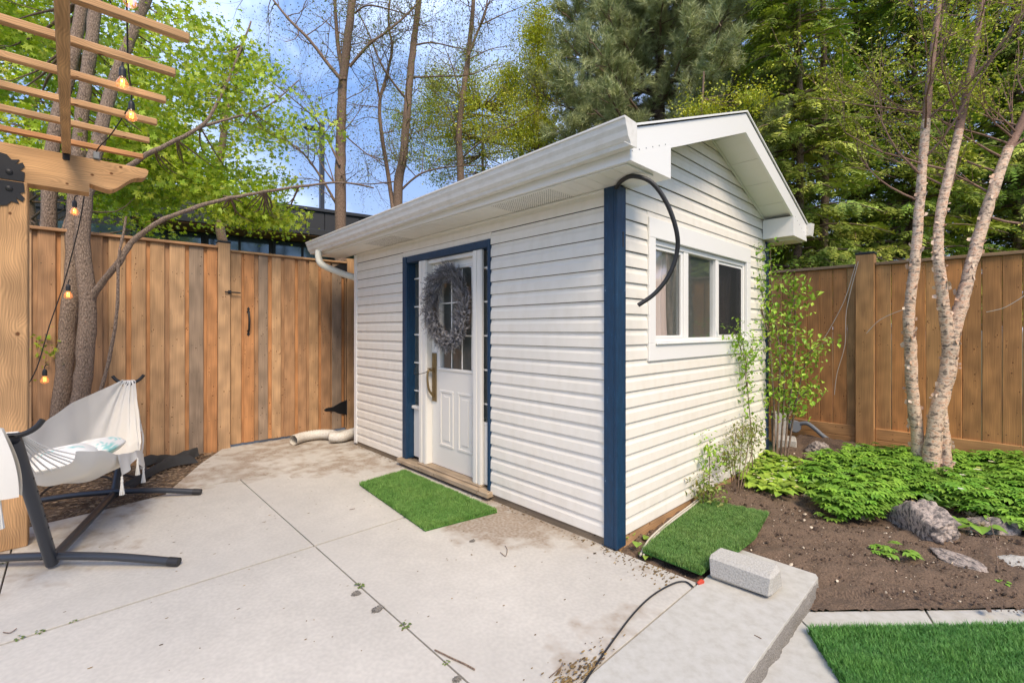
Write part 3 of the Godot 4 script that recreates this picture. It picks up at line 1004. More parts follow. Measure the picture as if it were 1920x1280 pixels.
func door(s: Node3D) -> void:
	var bl := MB.new()
	bl.box(Vector3(-0.024, 0.075, -2.646), Vector3(-0.0, 2.195, -2.575), 0.004)
	bl.box(Vector3(-0.02, 0.076, -2.5745), Vector3(-0.0, 2.127, -2.562), 0.003)
	bl.box(Vector3(-0.024, 2.128, -2.5615), Vector3(-0.0, 2.193, -1.262), 0.004)
	bl.box(Vector3(-0.024, 0.075, -1.2615), Vector3(-0.0, 2.195, -1.228), 0.004)
	bl.box(Vector3(0.0005, 0.08, -2.60), Vector3(0.088, 2.165, -2.562), 0.002)
	bl.box(Vector3(0.0005, 2.125, -2.5615), Vector3(0.088, 2.165, -1.2625), 0.002)
	bl.box(Vector3(0.0005, 0.08, -1.262), Vector3(0.088, 2.165, -1.25), 0.002)
	obj("door_frame", bl, M.blue_paint, s).set_meta("label", "blue painted frame round the door and its side panes")
	for a in [[-2.345, -2.205, 0.086], [-1.475, -1.35, 0.018]]:
		var c := MB.new()
		c.box(Vector3(-0.012, 0.092, a[0]), Vector3(a[2], 2.124, a[1]), 0.004)
		c.box(Vector3(-0.020, 0.092, a[0] + 0.02), Vector3(-0.0125, 2.122, a[0] + 0.065), 0.004)
		c.box(Vector3(-0.017, 0.092, a[1] - 0.04), Vector3(-0.0125, 2.122, a[1] - 0.012), 0.003)
		obj("door_casing", c, M.door_paint, s)
	obj("door_header", bx(Vector3(0.01, 2.085, -2.2045), Vector3(0.086, 2.1245, -1.4755), 0.003, 2), M.door_paint, s)
	# side panes with a white panel below
	for a in [[-2.561, -2.346, 0.078], [-1.462, -1.263, 0.034]]:
		var gx: float = a[2]
		var sl := obj("sidelight", bx(Vector3(gx - 0.013, 0.093, a[0]), Vector3(gx + 0.007, 0.60, a[1]), 0.004), M.door_paint, s)
		obj("sill", bx(Vector3(gx - (0.043 if gx > 0.05 else 0.015), 0.601, a[0]), Vector3(gx + 0.008, 0.632, a[1]), 0.006, 2), M.door_paint, sl)
		obj("pane", bx(Vector3(gx, 0.633, a[0]), Vector3(gx + 0.003, 2.124, a[1]), 0.0), M.glass, sl)
		for i in 5:
			obj("muntin", bx(Vector3(gx - 0.008, 0.78 + 0.295 * i, a[0]), Vector3(gx - 0.001, 0.795 + 0.295 * i, a[1]), 0.002, 2), M.door_paint, sl)
	var d := obj("door", door_leaf(), M.door_paint, s)
	obj("pane", bx(Vector3(0.074, 1.06, -2.055), Vector3(0.077, 2.0, -1.565), 0.0), M.glass, d)
	for i in 2:
		var z := -2.055 + 0.49 * (i + 1) / 3.0
		obj("muntin", bx(Vector3(0.067, 1.06, z - 0.007), Vector3(0.0735, 2.0, z + 0.007), 0.002), M.door_paint, d)
		var y := 1.06 + 0.94 * (i + 1) / 3.0
		obj("muntin", bx(Vector3(0.0665, y - 0.007, -2.055), Vector3(0.073, y + 0.007, -1.565), 0.002, 2), M.door_paint, d)
	# beads round the glass
	for a in [[1.03, 1.06, -2.085, -1.535], [2.0, 2.03, -2.085, -1.535]]:
		obj("glazing_bead", bx(Vector3(0.043, a[0], a[2]), Vector3(0.066, a[1], a[3]), 0.008, 2), M.door_paint, d)
	for z in [-2.085, -1.565]:
		obj("glazing_bead", bx(Vector3(0.0435, 1.0605, z), Vector3(0.0655, 1.9995, z + 0.03), 0.008), M.door_paint, d)
	for z in [-2.06, -1.77]:
		var p := MB.new()
		for e in [[0.30, 0.325, 0.0, 0.22], [0.82, 0.845, 0.0, 0.22]]:
			p.box(Vector3(0.046, e[0], z + e[2]), Vector3(0.054, e[1], z + e[3]), 0.007, 2)
		for e in [0.0, 0.195]:
			p.box(Vector3(0.0462, 0.325, z + e), Vector3(0.054, 0.82, z + e + 0.025), 0.007)
		p.box(Vector3(0.047, 0.36, z + 0.06), Vector3(0.054, 0.785, z + 0.16), 0.006)
		obj("raised_panel", p, M.door_paint, d)
	var h := obj("handle_plate", bx(Vector3(0.040, 0.72, -2.185), Vector3(0.053, 1.20, -2.115), 0.004), M.brass, d)
	var grip := MB.new()
	var gpnts := bend(PackedVector3Array([Vector3(0.04, 1.02, -2.15), Vector3(-0.02, 1.03, -2.15), Vector3(-0.035, 0.96, -2.15), Vector3(-0.02, 0.85, -2.15), Vector3(0.02, 0.79, -2.15), Vector3(0.045, 0.765, -2.15)]), 6)
	grip.tube(gpnts, even(gpnts.size(), 0.011), 10)
	obj("grip", grip, M.brass, h)
	obj("thumb_latch", bx(Vector3(-0.03, 1.045, -2.165), Vector3(0.041, 1.053, -2.135), 0.003), M.brass, h)
	obj("threshold", bx(Vector3(-0.075, 0.03, -2.68), Vector3(0.03, 0.074, -1.20), 0.006, 2), M.sill, s)
	obj("threshold", bx(Vector3(-0.03, 0.0745, -2.345), Vector3(0.085, 0.092, -1.35), 0.005, 2, Vector2(0.3, 0.2)), M.sill, s)
	var tie := thing("wire_tie", "loose black wire tied round the brass door handle", "wire")
	obj("strand", wire(PackedVector3Array([Vector3(-0.03, 1.03, -2.15), Vector3(-0.045, 1.01, -2.17), Vector3(-0.06, 0.99, -2.26), Vector3(-0.07, 0.985, -2.33), Vector3(-0.065, 1.03, -2.335), Vector3(-0.05, 1.09, -2.31)]), 0.0035, 6), M.rubber, tie)
	wreath()
func door_leaf() -> MB:
	var b := MB.new()
	b.box(Vector3(0.054, 0.096, -2.203), Vector3(0.094, 1.031, -1.477), 0.002)
	b.box(Vector3(0.054, 2.029, -2.203), Vector3(0.094, 2.084, -1.477), 0.002)
	b.box(Vector3(0.054, 1.0311, -2.203), Vector3(0.094, 2.0289, -2.056), 0.002)
	b.box(Vector3(0.054, 1.0311, -1.564), Vector3(0.094, 2.0289, -1.477), 0.002)
	return b
func wreath() -> void:
	var w := thing("wreath", "bushy oval wreath of dried grey lavender hanging on the door", "wreath", Vector3(0.0, 1.64, -1.84))
	var ring := MB.new()
	var core := PackedVector3Array()
	for i in 33:
		var a := TAU * i / 32.0
		core.append(Vector3(0.0, sin(a) * 0.33, cos(a) * 0.25))
	ring.tube(core, even(33, 0.034), 8, false)
	ring.tint = Color(0.10, 0.075, 0.05)
	for i in ring.c.size():
		ring.c[i] = Color(0.10, 0.075, 0.05)
	obj("twig_ring", ring, M.lavender, w)
	var sp := MB.new()  # one sprig: stem with small buds
	var stem := PackedVector3Array([Vector3.ZERO, Vector3(0.004, 0.05, 0), Vector3(0.0, 0.10, 0.006)])
	sp.tube(stem, PackedFloat32Array([0.0013, 0.0012, 0.0008]), 3, false)
	for i in 13:
		var p := Vector3(0, 0.022 + 0.0065 * i, 0.0)
		var d := Vector3(cos(i * 2.4), 0.8, sin(i * 2.4)).normalized()
		var e := d.cross(Vector3.UP).normalized() * 0.0032
		sp.quad(p, p + d * 0.008 + e, p + d * 0.017, p + d * 0.008 - e)
	var places := []
	var cols := []
	for i in 2000:
		var a := rf(0, TAU)
		var radial := Vector3(0, sin(a), cos(a))
		var tang := Vector3(0, cos(a), -sin(a))
		var q := rf(0, TAU)
		var off := radial * cos(q) + Vector3(-1, 0, 0) * absf(sin(q))
		var loose := 1.0 + (0.35 if a > 2.0 and a < 3.6 else 0.0)
		var o := Vector3(0.0, sin(a) * 0.33, cos(a) * 0.25) + off * rf(0.01, 0.05)
		var d := (off * rf(0.25, 1.0) + tang * rf(0.4, 1.4) + rdir() * 0.35).normalized()
		var up := Basis(Quaternion(Vector3.UP, d)) * Basis(Vector3.UP, rf(0, TAU))
		places.append(Transform3D(up.scaled_local(Vector3.ONE * rf(0.5, 1.0) * loose), o))
		var g := rf(0.4, 1.5)
		cols.append(Color(0.22, 0.22, 0.255).lerp(Color(0.33, 0.31, 0.29), rng.randf()) * g)
	many("sprigs", sp.mesh(), M.lavender, places, cols, w)

func window(s: Node3D) -> void:
	obj("frieze_board", bx(Vector3(0.373, 2.2275, 0.0009), Vector3(2.304, 2.2685, 0.010), 0.002, 0), M.vinyl, s)
	var t := MB.new()
	t.box(Vector3(0.374, 2.085, 0.001), Vector3(2.303, 2.226, 0.028), 0.003, 0)
	t.box(Vector3(0.374, 1.208, 0.001), Vector3(2.303, 1.335, 0.028), 0.003, 0)
	t.box(Vector3(0.374, 1.3355, 0.001), Vector3(0.462, 2.0845, 0.028), 0.003)
	t.box(Vector3(2.205, 1.3355, 0.001), Vector3(2.303, 2.0845, 0.028), 0.003)
	var w := obj("window", t, M.aluminium, s)
	obj("window_sill", bx(Vector3(0.455, 1.322, 0.0285), Vector3(2.21, 1.338, 0.045), 0.005, 0), M.aluminium, w)
	var f := MB.new()
	f.box(Vector3(0.44, 1.336, -0.06), Vector3(0.485, 2.084, 0.0), 0.003)
	f.box(Vector3(2.18, 1.336, -0.06), Vector3(2.225, 2.084, 0.0), 0.003)
	f.box(Vector3(0.4855, 2.045, -0.06), Vector3(2.1795, 2.084, 0.0), 0.003, 0)
	f.box(Vector3(0.4855, 1.336, -0.06), Vector3(2.1795, 1.366, 0.0), 0.003, 0)
	f.box(Vector3(0.955, 1.3665, -0.058), Vector3(1.03, 2.0445, -0.003), 0.003)
	f.box(Vector3(1.555, 1.3665, -0.058), Vector3(1.615, 2.0445, -0.003), 0.003)
	obj("window_frame", f, M.aluminium, w)
	for a in [[0.4855, 0.954], [1.0305, 1.5545], [1.6155, 2.1795]]:
		obj("pane", bx(Vector3(a[0], 1.3665, -0.034), Vector3(a[1], 2.0445, -0.031), 0.0), M.glass, w)
	for a in [[0.487, 0.952], [1.617, 2.178]]:
		var sash := MB.new()
		sash.box(Vector3(a[0], 1.368, -0.028), Vector3(a[0] + 0.022, 2.043, -0.012), 0.002)
		sash.box(Vector3(a[1] - 0.03, 1.368, -0.028), Vector3(a[1], 2.043, -0.012), 0.002)
		sash.box(Vector3(a[0] + 0.0225, 2.018, -0.028), Vector3(a[1] - 0.0305, 2.043, -0.012), 0.002, 0)
		sash.box(Vector3(a[0] + 0.0225, 1.368, -0.028), Vector3(a[1] - 0.0305, 1.386, -0.012), 0.002, 0)
		obj("sash", sash, M.aluminium, w)
	# fly screen behind the last light: a fine mesh
	var sc := MB.new()
	var x := 1.64
	while x < 2.15:
		sc.box(Vector3(x, 1.387, -0.0095), Vector3(x + 0.0016, 2.017, -0.0085), 0.0)
		x += 0.005
	var y := 1.39
	while y < 2.015:
		sc.box(Vector3(1.64, y, -0.0084), Vector3(2.147, y + 0.0016, -0.0076), 0.0)
		y += 0.005
	obj("fly_screen", sc, M.screen, w)
	for a in [[0.58, 0.90, 0.0], [1.80, 2.16, 1.2]]:
		var rows := []
		for i in 24:
			var row := []
			for j in 40:
				var u := j / 39.0
				var v := i / 23.0
				var gather := 1.0 - 0.35 * sin(PI * clampf(v * 1.15, 0, 1)) * 0.6
				row.append(Vector3(lerpf(a[0], a[0] + (a[1] - a[0]) * gather, u), lerpf(2.2, 0.9, v), -0.115 + 0.02 * sin(u * 38.0 + a[2] + v) + 0.008 * sin(u * 90.0)))
			rows.append(row)
		var b := MB.new()
		b.sheet(rows)
		tag(obj("curtain", b, M.curtain_cloth), ["pale pink curtain gathered behind the window pane by the near corner", "pale curtain hanging behind the fly screen of the shed window"][0 if a[2] == 0.0 else 1], "curtain", "curtains inside the shed window")

# ---------- fences ----------
func board(lo: Vector3, hi: Vector3, tone: String, parent: Node, called := "board", g := 1) -> MeshInstance3D:
	return obj(called, bx(lo, hi, 0.005, g, Vector2(rng.randf(), rng.randf())), M[tone], parent)
func nails(f: Node3D) -> void:  # the nail heads that hold the boards
	var b := MB.new()
	for o in f.get_children():
		if o.name.begins_with("board"):
			var box: AABB = o.mesh.get_aabb()
			var c := box.get_center()
			for y in [0.35, 1.25, 2.08]:
				for k in [-0.3, 0.3]:
					if box.size.z < box.size.x:
						b.lathe([[0.0045, 0.0], [0.004, 0.0012], [0.0, 0.0014]], Vector3(c.x + box.size.x * k, y, box.end.z), Vector3.BACK, 6)
					else:
						b.lathe([[0.0045, 0.0], [0.004, 0.0012], [0.0, 0.0014]], Vector3(box.position.x, y, c.z + box.size.z * k), Vector3.LEFT, 6)
	obj("nail_heads", b, M.iron, f).set_meta("kind", "stuff")
func fences() -> void:
	var zf := -4.72
	var tones := ["cedar", "cedar_pale", "cedar_grey", "cedar_brown", "cedar_tan", "cedar_tan", "cedar_pale"]
	var f := thing("board_fence", "tall cedar board fence behind the hammock and the tree trunks", "fence", Vector3.ZERO, "cedar fences")
	var x := -5.2
	var k := 0
	while x < -1.31:
		var w := rf(0.125, 0.145)
		var e := minf(x + w, -1.304)
		board(Vector3(x, -0.05 + rf(-0.02, 0.02), zf - 0.019), Vector3(e, 2.40, zf), tones[rng.randi() % 7], f)
		board(Vector3(e - 0.03, -0.05, zf - 0.042), Vector3(minf(e + 0.11, -1.304), 2.398, zf - 0.022), ["cedar", "cedar_brown", "cedar"][k % 3], f, "backing_board")
		x = e + rf(0.028, 0.05)
		k += 1
	board(Vector3(-5.2, 2.401, zf - 0.07), Vector3(-1.306, 2.432, zf + 0.035), "cedar_brown", f, "cap_rail", 0)
	var p := board(Vector3(-1.302, -0.1, zf - 0.10), Vector3(-1.172, 2.475, zf + 0.022), "cedar_pale", f, "post")
	obj("post_cap", bx(Vector3(-1.308, 2.476, zf - 0.106), Vector3(-1.166, 2.498, zf + 0.028), 0.005), M.iron, p)
	nails(f)
	# gate
	var g := thing("gate", "tall cedar gate with black strap hinges and a black pull handle", "gate")
	x = -1.165
	k = 0
	var seq := ["cedar_tan", "cedar", "cedar_grey", "cedar_pale", "cedar_brown", "cedar_brown", "cedar_tan", "cedar_brown", "cedar_grey", "cedar_tan"]
	while x < 0.27:
		var w := rf(0.10, 0.135)
		var e := minf(x + w, 0.28)
		board(Vector3(x, 0.03, zf - 0.019), Vector3(e, 2.372, zf), seq[k % 10], g)
		board(Vector3(e - 0.03, 0.03, zf - 0.042), Vector3(minf(e + 0.09, 0.28), 2.37, zf - 0.022), ["cedar", "cedar_brown"][k % 2], g, "backing_board")
		x = e + rf(0.025, 0.05)
		k += 1
	board(Vector3(-1.166, 2.373, zf - 0.05), Vector3(0.28, 2.40, zf + 0.025), "cedar_tan", g, "cap_rail", 0)
	for y in [0.25, 2.2]:
		board(Vector3(-1.16, y, zf - 0.085), Vector3(0.275, y + 0.09, zf - 0.045), "cedar_brown", g, "rail", 0)
	var hn := obj("handle", wire(PackedVector3Array([Vector3(-0.974, 1.66, zf + 0.008), Vector3(-0.974, 1.62, zf + 0.035), Vector3(-0.974, 1.53, zf + 0.05), Vector3(-0.974, 1.44, zf + 0.035), Vector3(-0.974, 1.40, zf + 0.008)]), 0.012, 8), M.iron, g)
	for y in [1.67, 1.395]:
		var l := MB.new()
		l.prism(PackedVector2Array([Vector2(-0.974, 0.045), Vector2(-0.955, 0.02), Vector2(-0.967, 0.0), Vector2(-0.958, -0.02), Vector2(-0.974, -0.045), Vector2(-0.99, -0.02), Vector2(-0.981, 0.0), Vector2(-0.993, 0.02)]), 0.0, 0.005)
		var lo := obj("mounting_leaf", l, M.iron, hn)
		lo.transform = Transform3D(Basis(Vector3.RIGHT, PI / 2), Vector3(0, y, zf + 0.002))
	for y in [0.32, 2.28]:
		var h := MB.new()
		h.prism(PackedVector2Array([Vector2(-0.07, 0.0), Vector2(-0.04, -0.022), Vector2(0.06, -0.03), Vector2(0.15, -0.075), Vector2(0.245, -0.10), Vector2(0.245, 0.10), Vector2(0.15, 0.075), Vector2(0.06, 0.03), Vector2(-0.04, 0.022)]), 0.0, 0.006, 0.002)
		var ho := obj("hinge", h, M.iron, g)
		ho.transform = Transform3D(Basis(Vector3.RIGHT, PI / 2), Vector3(0.03, y, zf + 0.002))
		var pin := MB.new()
		pin.bar(Vector3(0.252, 0.006, -0.105), Vector3(0.252, 0.006, 0.105), 0.009)
		obj("pin", pin, M.iron, ho)
	var la := MB.new()
	la.box(Vector3(-1.20, 1.862, zf + 0.023), Vector3(-1.165, 1.905, zf + 0.034), 0.003)
	la.bar(Vector3(-1.235, 1.884, zf + 0.042), Vector3(-1.07, 1.880, zf + 0.042), 0.008)
	obj("latch", la, M.iron, g)
	var gpst := thing("gate_post", "square cedar post carrying the gate's hinges beside the downspout", "post")
	board(Vector3(0.29, -0.1, zf - 0.08), Vector3(0.43, 2.45, zf + 0.02), "cedar_tan", gpst, "post")
	x = 0.435
	var f2 := thing("board_fence", "cedar board fence running on behind the shed", "fence", Vector3.ZERO, "cedar fences")
	while x < 4.3:
		board(Vector3(x, -0.05, zf - 0.019), Vector3(x + 0.14, 2.38, zf), tones[rng.randi() % 7], f2)
		x += 0.145
	# the fence beyond the birch
	var xf := 4.4
	var r := thing("board_fence", "brown stained board fence with horizontal kick boards behind the birch", "fence", Vector3.ZERO, "cedar fences")
	var dark := ["oak_dark", "oak_mid", "oak_red", "oak_mid", "oak_grey", "oak_dark", "oak_red", "oak_mid"]
	var z := -4.6
	k = 0
	while z < 9.0:
		var w := rf(0.135, 0.148)
		if not (z + w > 0.515 and z < 0.70):
			var dx := rf(-0.003, 0.006)
			board(Vector3(xf + dx, 0.25, z), Vector3(xf + 0.02 + dx, 2.195, z + w), dark[rng.randi() % 8], r)
		elif z < 0.515 and 0.515 - z > 0.03:
			board(Vector3(xf, 0.25, z), Vector3(xf + 0.02, 2.195, 0.512), "oak_mid", r)
		z += w + (0.004 if rng.randf() < 0.3 else 0.0015)
		if z > 0.5 and z < 0.70:
			z = 0.705
	for e in [[-4.6, 0.515], [0.703, 9.0]]:
		board(Vector3(xf - 0.028, 2.197, e[0]), Vector3(xf + 0.07, 2.232, e[1]), "oak_grey", r, "cap_rail", 2)
		board(Vector3(xf - 0.025, 0.122, e[0]), Vector3(xf + 0.02, 0.255, e[1]), "oak_mid", r, "kick_board", 2)
		board(Vector3(xf - 0.025, -0.1, e[0]), Vector3(xf + 0.02, 0.12, e[1]), "oak_mid", r, "kick_board", 2)
	nails(r)
	nails(g)
	var rp := board(Vector3(xf - 0.06, -0.1, 0.518), Vector3(xf + 0.09, 2.335, 0.70), "oak_mid", r, "post")
	obj("post_cap", bx(Vector3(xf - 0.066, 2.336, 0.512), Vector3(xf + 0.096, 2.362, 0.706), 0.006), M.rubber, rp)

func far_building() -> void:
	# dark clad building beyond the gate, seen over the fence
	var b := thing("building", "low modern building with black metal cladding and big windows beyond the fence", "building")
	var a := at(330, 400, 14.0)
	var c := at(760, 420, 18.0)
	var d := Vector3(c.x - a.x, 0, c.z - a.z)
	var l := d.length()
	d = d.normalized()
	var o := Vector3(a.x, 0, a.z) - d * 5.0
	l += 7.0
	b.transform = Transform3D(Basis(d, Vector3.UP, d.cross(Vector3.UP)), o)
	var top := 5.75
	obj("wall", bx(Vector3(0, -0.2, -8.0), Vector3(l, top - 0.02, -0.3), 0.01), M.cladding, b)
	for i in int(l / 0.62):
		obj("cladding_panel", bx(Vector3(i * 0.62 + 0.008, 4.75, -0.299), Vector3(i * 0.62 + 0.612, top - 0.12, -0.25), 0.01), M.cladding, b)
	obj("parapet_cap", bx(Vector3(-0.1, top - 0.119, -8.0), Vector3(l + 0.1, top, -0.18), 0.01), M.steel_dark, b)
	obj("canopy", bx(Vector3(4.0, 4.55, -0.298), Vector3(l - 0.4, 4.74, 1.0), 0.01), M.cladding, b)
	obj("canopy_soffit", bx(Vector3(4.05, 4.5, -0.298), Vector3(l - 0.45, 4.549, 0.95), 0.01, 0), M.wood_soffit, b)
	for i in int(l / 1.9):
		var w := obj("window", bx(Vector3(i * 1.9 + 0.12, 0.6, -0.299), Vector3(i * 1.9 + 1.82, 4.45, -0.27), 0.005), M.building_glass, b)
		obj("frame", bx(Vector3(i * 1.9 + 0.93, 0.6, -0.269), Vector3(i * 1.9 + 1.0, 4.45, -0.22), 0.005), M.cladding, w)
		obj("frame", bx(Vector3(i * 1.9 + 0.04, 0.6, -0.2985), Vector3(i * 1.9 + 0.12, 4.45, -0.2), 0.005), M.cladding, w)
	var p := at(603, 228, 20.0)
	var lamp := thing("street_lamp", "slim dark lamp post standing beyond the fence, between the bare trees", "street lamp", Vector3(p.x, -0.2, p.z))
	obj("pole", bx(Vector3(-0.09, 0, -0.09), Vector3(0.09, p.y + 0.2, 0.09), 0.01), M.steel_dark, lamp)
	var hd := MB.new()
	hd.box(Vector3(-0.75, p.y - 0.15, -0.18), Vector3(-0.12, p.y - 0.02, 0.18), 0.05)
	hd.box(Vector3(-0.13, p.y - 0.1, -0.03), Vector3(-0.08, p.y - 0.05, 0.03), 0.0)
	hd.xf = Transform3D(Basis(RIGHT, Vector3.UP, -AHEAD), Vector3())
	for i in hd.v.size():
		hd.v[i] = hd.xf * hd.v[i]
		hd.n[i] = hd.xf.basis * hd.n[i]
	obj("lamp_head", hd, M.steel_dark, lamp)

# ---------- trees ----------
func leaf_mesh(kind: String, s: int) -> ArrayMesh:
	var r := RandomNumberGenerator.new()
	r.seed = s
	var b := MB.new()
	var count: int = {"maple": 5, "small": 9, "oval": 6}[kind]
	for i in count:
		var size: float = {"maple": 0.068, "small": 0.032, "oval": 0.05}[kind] * r.randf_range(0.55, 1.25)
		var spread: float = {"maple": 0.10, "small": 0.085, "oval": 0.07}[kind]
		var o := Vector3(r.randfn(), r.randfn() * 0.8, r.randfn()) * spread
		var q := Basis(Vector3.UP, r.randf() * TAU) * Basis(Vector3.RIGHT, r.randf_range(-0.2, 1.2)) * Basis(Vector3.FORWARD, r.randf_range(-0.5, 0.5))
		b.xf = Transform3D(q, o)
		var g := r.randf_range(0.7, 1.25)
		b.tint = Color(g * r.randf_range(0.8, 1.25), g, g * r.randf_range(0.5, 1.2))
		if kind == "maple":
			var rim := []
			for a in [[-150.0, 0.35], [-105.0, 0.72], [-78.0, 0.42], [-45.0, 0.95], [-22.0, 0.5], [0.0, 1.1], [22.0, 0.5], [45.0, 0.95], [78.0, 0.42], [105.0, 0.72], [150.0, 0.35]]:
				var t := deg_to_rad(a[0])
				rim.append(Vector3(sin(t) * a[1], -0.12 * a[1] * a[1], cos(t) * a[1]) * size)
			for k in rim.size() - 1:
				b.tri(Vector3.ZERO, rim[k], rim[k + 1])
		else:
			var w := size * (0.36 if kind == "small" else 0.3)
			var l := Vector3(0, -0.1 * size, size)
			var m := Vector3(0, 0.12 * size, size * 0.45)
			b.tri(Vector3.ZERO, m + Vector3(w, 0, 0), l)
			b.tri(Vector3.ZERO, l, m - Vector3(w, 0, 0))
	return b.mesh()
func grow(b: MB, p: Vector3, d: Vector3, length: float, r: float, lvl: int, o: Dictionary, tips: Array) -> void:
	var k := 5
	var pts := PackedVector3Array([p])
	var rad := PackedFloat32Array([r])
	var dirs := [d]
	for i in k:
		d = (d + rdir() * o.wob + Vector3.UP * o.up).normalized()
		p += d * length / k
		pts.append(p)
		rad.append(maxf(r * (1.0 - 0.62 * (i + 1) / k), 0.002))
		dirs.append(d)
	b.tube(pts, rad, 6 if lvl > 1 else 4 if lvl == 1 else 3, false)
	if lvl == 0:
		for i in range(1, k + 1):
			tips.append([pts[i], dirs[i]])
		return
	tips.append([pts[k], d])
	for j in o.kids:
		var i := rng.randi_range(1, k)
		var side: Vector3 = rdir()
		side = (side - dirs[i] * side.dot(dirs[i])).normalized()
		grow(b, pts[i], (dirs[i] + side * o.spread * rf(0.6, 1.3)).normalized(), length * rf(0.42, 0.7), maxf(rad[i] * rf(0.5, 0.7), 0.002), lvl - 1, o, tips)
func stem(points: PackedVector3Array, r0: float, r1: float, sides := 10, lump := 0.06) -> Array:  # [mesh, points]
	var p := bend(points, 5)
	var rad := PackedFloat32Array()
	for i in p.size():
		rad.append(lerpf(r0, r1, float(i) / (p.size() - 1)) * (1.0 + rf(-lump, lump)))
		if i > 0 and i < p.size() - 1:
			p[i] += rdir() * r0 * lump * 1.2
	var b := MB.new()
	b.tube(p, rad, sides)
	return [b, p, rad]
func cols(count: int, a: Color, b: Color, jitter := 0.25) -> Array:
	var o := []
	for i in count:
		o.append(a.lerp(b, rng.randf()) * rf(1.0 - jitter, 1.0 + jitter))
	return o
func spin(d := Vector3.UP) -> Basis:
	return Basis(Quaternion(Vector3.UP, (d + Vector3(0.001, 0, 0)).normalized())) * Basis(Vector3.UP, rf(0, TAU))
func leaves_on(tips: Array, per: float, jit: float, size: Vector2) -> Array:
	var o := []
	for t in tips:
		var n := int(per) + (1 if rng.randf() < per - int(per) else 0)
		for i in n:
			o.append(Transform3D(Basis(Vector3.UP, rf(0, TAU)) * Basis(Vector3.RIGHT, rf(-0.6, 0.6)).scaled(Vector3.ONE * rf(size.x, size.y)), t[0] + rdir() * jit * rng.randf()))
	return o
func crown_clumps(b: MB, spine: Array, centre: Vector3, rad: Vector3, clumps: int, per: int, clump_r: float, size: Vector2, out: Array) -> void:
	# twigs reach from the stems to clumps of leaves spread through an ellipsoid
	for i in clumps:
		var u := rdir() * pow(rng.randf(), 0.45)
		var c := centre + u * rad
		var near: Vector3 = spine[0]
		for q in spine:
			if q.distance_squared_to(c) * (1.0 if q.y < c.y + 0.2 else 2.5) < near.distance_squared_to(c) * (1.0 if near.y < c.y + 0.2 else 2.5):
				near = q
		if i % 2 == 0 or clump_r < 0.25:
			var m := (near + c) / 2 + rdir() * near.distance_to(c) * 0.12 - Vector3(0, 0.08, 0) * near.distance_to(c)
			var l := near.distance_to(c)
			b.tube(bend(PackedVector3Array([near, m, c]), 3), PackedFloat32Array([0.006 + l * 0.006, 0.006 + l * 0.005, 0.005 + l * 0.004, 0.006, 0.005, 0.004, 0.003]), 4, false)
		for j in per:
			var e := Vector3(rng.randfn(), rng.randfn() * 0.55, rng.randfn()) * clump_r * 0.55
			out.append(Transform3D((Basis(Vector3.UP, rf(0, TAU)) * Basis(Vector3.RIGHT, rf(-0.5, 0.7))).scaled(Vector3.ONE * rf(size.x, size.y)), c + e))
func trees() -> void:
	maples()
	bare_trees()
	pine()
	cedars()
	birch()
